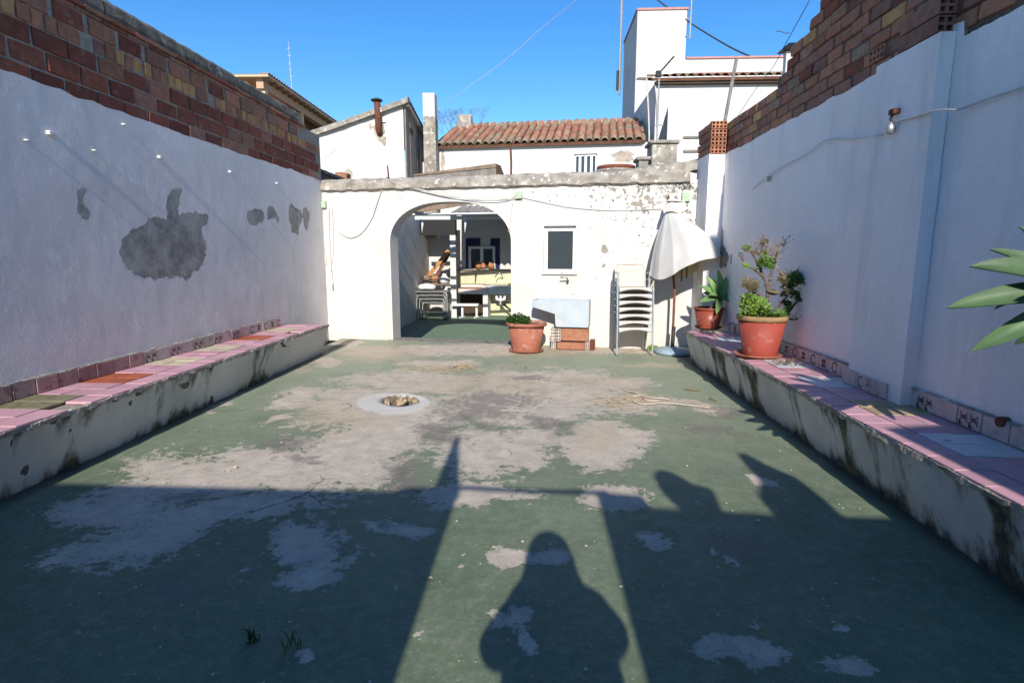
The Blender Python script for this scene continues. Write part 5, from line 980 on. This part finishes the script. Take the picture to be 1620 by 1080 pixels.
# wood flap on the coping, round oven, pillars
p0, p1, p2 = ony(655, 281, 11.6), ony(785, 281, 11.6), ony(785, 262, 11.6); t = thing('roof_flap', 'weathered wooden lean-to panel lying behind the coping', 'panel', tuple(p0))
MB().prism([p0, p1, p2+Vector((0, 0, -.04)), p0+Vector((0, 0, .03))], (0, .06, 0)).build('board', 'wood_grey', t); MB().prism([p0+Vector((0, -.02, .03)), p2+Vector((0, -.02, -.04)), p2+Vector((0, -.02, .04)), p0+Vector((0, -.02, .06))], (0, .12, 0)).build('batten', 'wood_old', t)
MB().prism([p2+Vector((0, -.03, .03)), p2+Vector((.09, 0, 0)), p1+Vector((.18, 0, 0)), p1], (0, .9, -.1)).build('end_board', 'wood_dark', t)
c = ony(978, 281, 12.2); r = (ony(1010, 281, 12.2).x-ony(946, 281, 12.2).x)/2; t = thing('round_oven', 'round masonry drum with brick rim on the outhouse roof', 'oven', (c.x, 12.2+r, 2.69)); zt_ = ony(978, 259, 12.2).z
MB().lathe([(r, 2.70-2.69), (r, zt_-2.69-.13), (r*1.03, zt_-2.69-.12), (r*1.03, zt_-2.69-.08)], (c.x, 12.2+r, 2.69), 28).build('drum', 'coping_old', t, smooth=True); MB().lathe([(r*1.0, zt_-.078), (r*.97, zt_), (r*.80, zt_), (r*.78, zt_-.07)], (c.x, 12.2+r, 0), 28).build('brick_rim', 'brick_red', t, smooth=True)
def pillar(px0, px1, pyt, Y, lb, mat='coping_old', cap=True, dep=.4):
    a, b = ony(px0, pyt, Y), ony(px1, pyt, Y); t = thing('masonry_pillar', lb, 'pillar', ((a.x+b.x)/2, Y, 2.69)); MB().box((a.x, Y, 2.692), (b.x, Y+dep, a.z-(.07 if cap else 0))).build('shaft', mat, t, bevel=.012)
    if cap: MB().box((a.x-.05, Y-.05, a.z-.068), (b.x+.05, Y+dep+.05, a.z)).build('cap', 'coping_old', t, bevel=.015)
    return t
pillar(1032, 1072, 222, 12.3, 'broad concrete pillar with slab cap carrying the aerial mast', dep=.55); pillar(1011, 1026, 248, 12.1, 'short concrete pillar next to the broad capped one')
a, b, d = ony(1024, 222, 15.5), ony(1057, 168, 13.4), ony(1073, 168, 13.4); t = thing('gable_screen', 'sloped masonry screen with whitewashed end behind the pillar', 'wall', (b.x, 13.4, 2.69))
MB().add([(b.x, 13.4, 2.69), (b.x, 15.6, 2.69), (b.x, 15.6, a.z-.9), (b.x, 13.4, b.z), (b.x+.2, 13.4, 2.69), (b.x+.2, 15.6, 2.69), (b.x+.2, 15.6, a.z-.9), (b.x+.2, 13.4, b.z)], [(0,3,2,1),(4,5,6,7),(0,4,7,3),(3,7,6,2),(1,2,6,5)]).build('screen', 'mortar', t)
o = MB().box((b.x-.004, 13.36, 2.69), (b.x+.23, 13.395, b.z+.03)).build('end_face', 'plaster_far', t); n = 8; sattr(o, stain=np.full(n, -1.), dirt=np.full(n, -1.), moss=np.full(n, -1.), flake=np.full(n, -1.))  # end sheet in a paler material than the rest of the screen
# white building with tower
XB = 3.30; YF = 16.95; tb = thing('white_building', 'tall whitewashed building with rooftop tower and tile eave', 'building', (XB, YF, 0))
zev = ony(1130, 127, YF).z; YT = 20.7; zpa = ony(1150, 93, YT).z; zto = ony(1040, 17, YT).z; xt1 = ony(1085, 60, YT).x
wallbox(tb, 'front_wall', XB, 13, YF, YF+3.75, 1.5, zev, sides='fl'); wallbox(tb, 'upper_wall', xt1+.01, 13, YT, YT+3, zev-.5, zpa, sides='f'); wallbox(tb, 'tower', XB+.004, xt1, YT-.02, YT+3, 1.5, zto, sides='flr')
mk('pink_trim', (.50, .25, .22), None, 9, .8, 0)
MB().box((XB-.03, YT-.06, zto+.002), (xt1+.04, YT+3, zto+.07)).build('tower_coping', 'pink_trim', tb); MB().box((xt1+.045, YT-.05, zpa+.002), (13, YT+.3, zpa+.06)).build('parapet_coping', 'pink_trim', tb)
e0 = Vector((XB-.16, YF-.22, zev)); TM2 = tilemesh(.46, .115, .095); pit = R(17); up2 = Vector((0, math.cos(pit), math.sin(pit))); n2 = Vector((0, -math.sin(pit), math.cos(pit)))
er = MB().prism([e0, Vector((13, YF-.22, zev)), Vector((13, YF-.22, zev))+up2*1.1, e0+up2*1.1], -n2*.06).build('eave_roof', 'channel_tile', tb)
for c_ in range(26):
    for r_ in range(3): inst('roof_tile', TM2, random.choice(['roof_tile_old', 'roof_tile_old', 'roof_tile']), er, e0+Vector((.12+.235*c_+random.uniform(-.01, .01), -.03, .03))+up2*(.34*r_), (pit+.03, random.uniform(-.03, .03), random.uniform(-.03, .03)))
for c_ in range(5): inst('roof_tile', TM2, 'roof_tile_old', er, e0+Vector((-.02, .3+.34*c_, .03+.1*c_)), (pit+.03, 0, 0))
MB().box((XB-.05, YF-.15, zev-.12), (13, YF-.004, zev-.055)).build('eave_board', 'wood_dark', tb)
for px, y0, y1 in ((1185, 216, 218), (1185, 238, 240)): a, b = ony(1081, y0, YF-.03), ony(1110, y1, YF-.03); MB().box((a.x, YF-.05, b.z-.01), (b.x, YF-.008, a.z+.01)).build('ledge', 'wood_grey', tb)
for x, yy in ((1023, (125, 270)), (1036, (130, 200))): a, b = ony(x, yy[0], YF-.05), ony(x+4, yy[1], YF-.05); MB().tube(spline([a, (a+b)*.5+Vector((.03, 0, 0)), b], 4), .022, 6).build('downpipe', 'cable', tb)
# aerials, poles, wires
def mast(lb, x, y0, y1, Y, r=.022, els=()):
    a, b = ony(x, y1, Y), ony(x+(1 if x < 1000 else 0), y0, Y); t = thing('aerial_mast', lb, 'aerial', tuple(a)); MB().tube([a, Vector((a.x+.0, Y, b.z))], r, 8).build('mast', 'galvanised', t)
    for (px, py, L, ang) in els:
        p = ony(px, py, Y); d = Vector((math.cos(ang), .15, math.sin(ang)*.3))*L; MB().tube([p-d/2, p+d/2], .009, 5).build('element', 'galvanised', t)
    return t
t = mast('tall aerial mast against the side of the white tower', 979.5, -30, 150, 22.5, .05, ((979,112,.3,0),(979,140,.3,0)))
MB().tube([ony(977.5, 112, 22.4), ony(976.5, 143, 22.4)], .05, 6).build('bracket', 'dark_iron', t)
t = mast('aerial mast strapped to the right edge of the white tower', 1091.5, -30, 62, 20.6, .03); 
for y_ in (30, 57): MB().tube([ony(1084, y_, 20.65), ony(1095, y_, 20.6)], .02, 6).build('bracket', 'galvanised', t)
t = mast('yagi television aerial on a thin mast over the capped pillar', 1039, 118, 225, 12.55, .018); a, b = ony(1042, 117, 12.55), ony(1066, 90, 12.9); MB().tube([a, b], .022, 6).build('boom', 'dark_iron', t)
for k in range(9): p = a+(b-a)*(k/8); L = .30-.014*k; MB().tube([p+Vector((-L, 0, 0)), p+Vector((L, 0, -.0))], .006, 4).build('element', 'galvanised', t)
MB().box(a-Vector((.06, .05, .06)), a+Vector((.05, .05, .05))).build('clamp', 'black', t); MB().tube([ony(1035, 198, 12.55), ony(1050, 198, 12.55)], .012, 5).build('crossbar', 'galvanised', t)
tag(MB().tube([ony(1144, 206, 12.0), ony(1165, 94, 12.0)], .035, 7).build('leaning_pole', 'wood_grey'), 'grey wooden pole leaning before the white building', 'pole')
def wire(lb, pts, Y, r=.012, mat='cable_dark'): tag(MB().tube(spline([ony(x, y, Y+d) for x, y, d in pts], 6), r, 5).build('overhead_wire', mat), lb, 'wire')
wire('thick black overhead wire sagging behind the white tower to its parapet', [(960,-70,6),(1030,-8,5),(1085,32,3.5),(1150,72,2),(1188,90,.5)], 20.2, .03)
wire('thin dark wire descending past the stepped brickwork', [(1300,-40,0),(1280,2,0),(1262,35,.4),(1240,75,1),(1222,108,2),(1200,135,3),(1150,210,4)], 12, .008)
wire('faint pale wire crossing open sky above the tiled roof', [(960,-50,0),(910,2,1),(860,42,2),(800,95,3),(738,140,4),(690,175,5)], 16, .007, 'cable')
wire('twisted wire end curling off the thin dark wire', [(1249,52,.6),(1243,53,.6),(1235,50,.6),(1228,50,.6)], 12, .008)
t = thing('roof_cowl', 'black metal cowl showing behind the brick steps', 'cowl', tuple(ony(1252, 75, 13))); p = ony(1253, 70, 13); MB().add([p+Vector((-.2, 0, -.1)), p+Vector((.25, 0, -.1)), p+Vector((.25, .3, -.1)), p+Vector((-.2, .3, -.1)), p+Vector((.0, .15, .08)), p+Vector((.2, .15, .08))], [(0,1,5,4),(2,3,4,5),(1,2,5),(3,0,4),(0,3,2,1)]).build('hood', 'black', t); MB().box(p+Vector((-.06, .1, -3)), p+Vector((.12, .25, -.102))).build('stem', 'plaster_far', t)
o = t.children[-1]; sattr(o, stain=np.full(8, -1.), dirt=np.full(8, -1.), moss=np.full(8, -1.), flake=np.full(8, -1.))
# far tan house
fh = thing('tan_house', 'distant tan stucco house with deep tiled eaves and loggia', 'house', (-13, 30, 0))
Q = lambda x, y, Y: ony(x, y, Y)
# its long side runs away to the right: two planes of wall, eaves above
A0, A1 = Q(418, 122, 50), Q(560, 192, 76)
def fplane(p0, p1, z0, z1, nm, mat, th=.3):
    d = Vector((p1.x-p0.x, p1.y-p0.y, 0)).normalized(); n = Vector((-d.y, d.x, 0)); a = Vector((p0.x, p0.y, z0)); b = Vector((p1.x, p1.y, z0))
    return MB().prism([a, b, b+Vector((0, 0, z1-z0)), a+Vector((0, 0, z1-z0))], n*th).build(nm, mat, fh)
zr = A0.z; d = Vector((A1.x-A0.x, A1.y-A0.y, 0)).normalized(); nn = Vector((d.y, -d.x, 0)); Lh = 34
b0 = Vector((A0.x, A0.y, 0)); up_ = Vector((0, 0, 1))
def fb(u0, u1, z0, z1, o0, o1, nm, mat): a = b0+d*u0+nn*o0+up_*z0; MB().prism([a, a+d*(u1-u0), a+d*(u1-u0)+up_*(z1-z0), a+up_*(z1-z0)], nn*(o1-o0)).build(nm, mat, fh)
fb(-.5, Lh, -1, zr-3.1, -6, 0, 'lower_wall', 'tan_stucco'); fb(-.5, Lh, zr-3.1, zr-.4, -6, -2.2, 'rear_wall', 'tan_stucco')
for u in (0, 8.0, 16, 24): fb(u, u+.55, zr-3.098, zr-1.0, -.6, 0, 'column', 'tan_trim')
fb(-.3, Lh, zr-1.0, zr-.2, -.6, .02, 'beam', 'tan_stucco')
fb(-.8, Lh, zr-.198, zr-.05, -6, .7, 'eave', 'tan_trim'); fb(-.8, Lh, zr-3.3, zr-3.15, -.1, .9, 'lower_eave', 'tan_trim')
for z_, o_ in ((zr-.05, .9), (zr-3.15, .9)):
    for k in range(60): p = b0+d*(-.6+.5*k)+nn*.75+up_*(z_+.06); inst('roof_tile', TM2, 'roof_tile', fh, p, (0, 0, math.atan2(-nn.y, -nn.x)-math.pi/2), (1.9, 1.8, 1.5))
    for k in range(24): fb(-.4+1.3*k, -.15+1.3*k, z_-.36, z_-.16, .03, .65, 'rafter_end', 'wood_old')
fb(-.8, Lh, zr-.05, zr+.0, -6, .65, 'roof', 'roof_tile')
a = Q(462, 140, 70); b = Q(456, 66, 70); t = thing('lattice_antenna', 'tall thin lattice antenna behind the tan house', 'antenna', tuple(a)); MB().tube([a+Vector((0, 0, -3)), b], [.09, .03], 5).build('mast', 'galvanised', t); 
for k in range(5): p = a+(b-a)*(.25+.15*k); MB().tube([p+Vector((-.18, 0, 0)), p+Vector((.18, 0, .05))], .03, 4).build('rung', 'galvanised', t)
# bare shrub behind chimney
t = thing('bare_shrub', 'leafless shrub showing over the tiled roof beside the chimney shaft', 'shrub', tuple(ony(712, 200, 19.5))); mb = MB()
def brn(p, d, L, r, n):
    q = p+d*L; mb.tube([p, (p+q)*.5+Vector((random.gauss(0, L*.06), 0, random.gauss(0, L*.06))), q], [r, r*.8, r*.6], 4, False)
    if n: 
        for _ in range(3): brn(q, (d+Vector((random.gauss(0, .5), random.gauss(0, .3), random.gauss(.05, .35)))).normalized(), L*.68, r*.6, n-1)
for k in range(9): p = ony(random.uniform(696, 760), 212, 20.8); brn(p, Vector((random.gauss(0, .4), 0, 1)).normalized(), random.uniform(.22, .38), .014, 4)
mb.build('branches', 'dead_stem', t, fix=False)

# ------------------------------------------------------------------ behind the photographer: gateway, plants on its wall, and the photographer (they cast the shadows in the yard)
YG = -1.25
def up_to(px, py, Y=YG): g_ = onz(px, py); k = (Y-g_.y)/SUNDIR.y; return g_+SUNDIR*k    # point in plane Y whose shadow falls on that floor pixel
TD = .16
def slab(t, nm, pts, mat, Y=YG, th=TD): MB().prism([up_to(x, y, Y) for x, y in pts], (0, -th, 0)).build(nm, mat, t)
def gl(py_x): return up_to(*py_x)
wl = thing('gate_wall', 'rendered wall piece on the grey wall side of the gateway', 'wall', (-2.2, YG, 0)); a = up_to(722, 790); tl = up_to(60, 762); m_ = up_to(640, 770); m2 = up_to(622, 777)
MB().prism([Vector((-3.9, YG, -.1)), Vector((-.515, YG, -.1)), Vector((a.x, YG, up_to(722, 768).z)), Vector((m_.x+.02, YG, m_.z)), Vector((m2.x, YG, m2.z)), Vector((-3.9, YG, tl.z))], (0, -TD, 0)).build('render', 'mortar', wl)
wr_ = thing('gate_wall', 'rendered wall piece on the pale wall side of the gateway, with an added unseen strip shading the pier', 'wall', (1.8, YG, 0)); tops = [up_to(x, y) for x, y in ((960, 778), (1015, 783), (1030, 802), (1105, 806), (1225, 813), (1400, 818))]
MB().prism([Vector((.44, YG, -.1))]+[Vector((.46, YG, tops[0].z))]+[Vector((p.x, YG, p.z)) for p in tops[1:]]+[Vector((2.24, YG, tops[-1].z)), Vector((2.24, YG, 3.05)), Vector((2.67, YG, 3.1)), Vector((2.67, YG, 7.2)), Vector((2.95, YG, 7.2)), Vector((2.95, YG, -.1))], (0, -TD, 0)).build('render', 'mortar', wr_)  # tall end strip is added out of view, narrowed to shade only the pier
a, b = up_to(718, 770), up_to(962, 779); tag(MB().tube(spline([a, (a+b)*.5-Vector((0, 0, .008)), b], 5), .02, 6).build('gate_rod', 'rust'), 'thin rod spanning the top of the gateway', 'rod')
t = thing('folded_screen', 'slatted folded screen standing on the gateway wall', 'screen', tuple(up_to(700, 780)))
for (x0, y0), (x1, y1) in (((684, 792), (721, 692)), ((694, 790), (722, 690)), ((704, 788), (722, 694)), ((713, 787), (723, 698)), ((721, 787), (724, 692))): MB().tube([up_to(x0, y0), up_to(x1, y1)], [.026, .010], 6).build('slat', 'wood_old', t)
t = thing('prickly_pear', 'prickly pear pad in a pot on the gateway wall', 'cactus', tuple(up_to(1095, 805))); c = up_to(1085, 783); c2 = up_to(1060, 757); ax = (c2-c); V = []
bm = bmesh.new(); bmesh.ops.create_uvsphere(bm, u_segments=16, v_segments=10, radius=1); m = bpy.data.meshes.new('pad'); bm.to_mesh(m); bm.free(); m.polygons.foreach_set('use_smooth', [True]*len(m.polygons))
inst('pad', m, 'succulent', t, c, (0, -.35, 0), (.13, .04, .25)); MB().lathe([(.08, 0), (.12, .14), (.13, .16), (.1, .16)], up_to(1120, 806)-Vector((0, 0, .02)), 16).build('pot', 'clay_pot', t)
t = thing('wall_agave', 'big agave clump growing over the gateway wall', 'plant', tuple(up_to(1290, 815)))
slab(t, 'leaf_mass', [(1166, 716), (1180, 716), (1215, 735), (1262, 755), (1300, 785), (1335, 818), (1225, 816), (1200, 785), (1203, 760), (1178, 732)], 'agave_grey', th=.06)
# photographer
ph = thing('person', 'person in a dark hooded jacket raising a camera in the gateway', 'person', (.12, -.30, 0))
me = bpy.data.meshes.new('body'); X0, Y0 = .13, -.30
J = {'pel': (0, 0, .95, .27, .16), 'wst': (0, 0, 1.1, .26, .16), 'chs': (0, .0, 1.28, .24, .16), 'shc': (0, 0, 1.42, .15, .11), 'nck': (0, .02, 1.50, .09, .09), 'hed': (-.02, .06, 1.60, .11, .11), 'top': (-.03, .07, 1.72, .07, .07),
     'sl': (-.17, .0, 1.38, .085, .085), 'el': (-.27, .10, 1.17, .10, .09), 'hl': (-.12, .20, 1.42, .04, .04), 'sr': (.17, .0, 1.38, .085, .085), 'er': (.23, .10, 1.22, .09, .09), 'hr': (.0, .21, 1.43, .04, .04),
     'pl': (-.1, 0, .88, .11, .11), 'kl': (-.11, .02, .5, .10, .09), 'al': (-.12, -.02, .1, .055, .055), 'tl': (-.13, .12, .05, .05, .045), 'pr': (.1, 0, .88, .11, .11), 'kr': (.11, .02, .5, .08, .08), 'ar': (.12, -.02, .1, .055, .055), 'tr': (.13, .12, .05, .05, .045)}
ks = list(J); ed = [('pel', 'wst'), ('wst', 'chs'), ('chs', 'shc'), ('shc', 'nck'), ('nck', 'hed'), ('hed', 'top'), ('shc', 'sl'), ('sl', 'el'), ('el', 'hl'), ('shc', 'sr'), ('sr', 'er'), ('er', 'hr'), ('pel', 'pl'), ('pl', 'kl'), ('kl', 'al'), ('al', 'tl'), ('pel', 'pr'), ('pr', 'kr'), ('kr', 'ar'), ('ar', 'tr')]
me.from_pydata([(X0+J[k][0], Y0+J[k][1], J[k][2]) for k in ks], [(ks.index(a), ks.index(b)) for a, b in ed], []); mk('jacket', (.05, .055, .07), None, 9, .9, .002)
o = link('body', me, 'jacket', ph); md = o.modifiers.new('skin', 'SKIN'); 
for i, k in enumerate(ks): me.skin_vertices[0].data[i].radius = J[k][3:]; me.skin_vertices[0].data[i].use_root = (k == 'pel')
o.modifiers.new('sub', 'SUBSURF').levels = 2; o.modifiers['sub'].render_levels = 2
MB().lathe([(.22, -.24), (.17, -.15), (.135, -.05), (.125, .03), (.105, .09), (.07, .135), (.03, .16), (.005, .165)], (X0-.02, Y0+.05, 1.58), 16).build('hood', 'jacket', ph, smooth=True)
MB().tube(spline([(X0+.1, Y0+.12, 1.36), (X0+.24, Y0+.1, 1.05), (X0+.33, Y0+.1, .92)], 5), .014, 6).build('camera_strap', 'black', ph)
tag(MB().box((X0-.15, Y0+.17, 1.42), (X0-.01, Y0+.24, 1.50)).build('camera_body', 'black', bevel=.01), 'black camera held at the hooded person\'s face', 'camera')
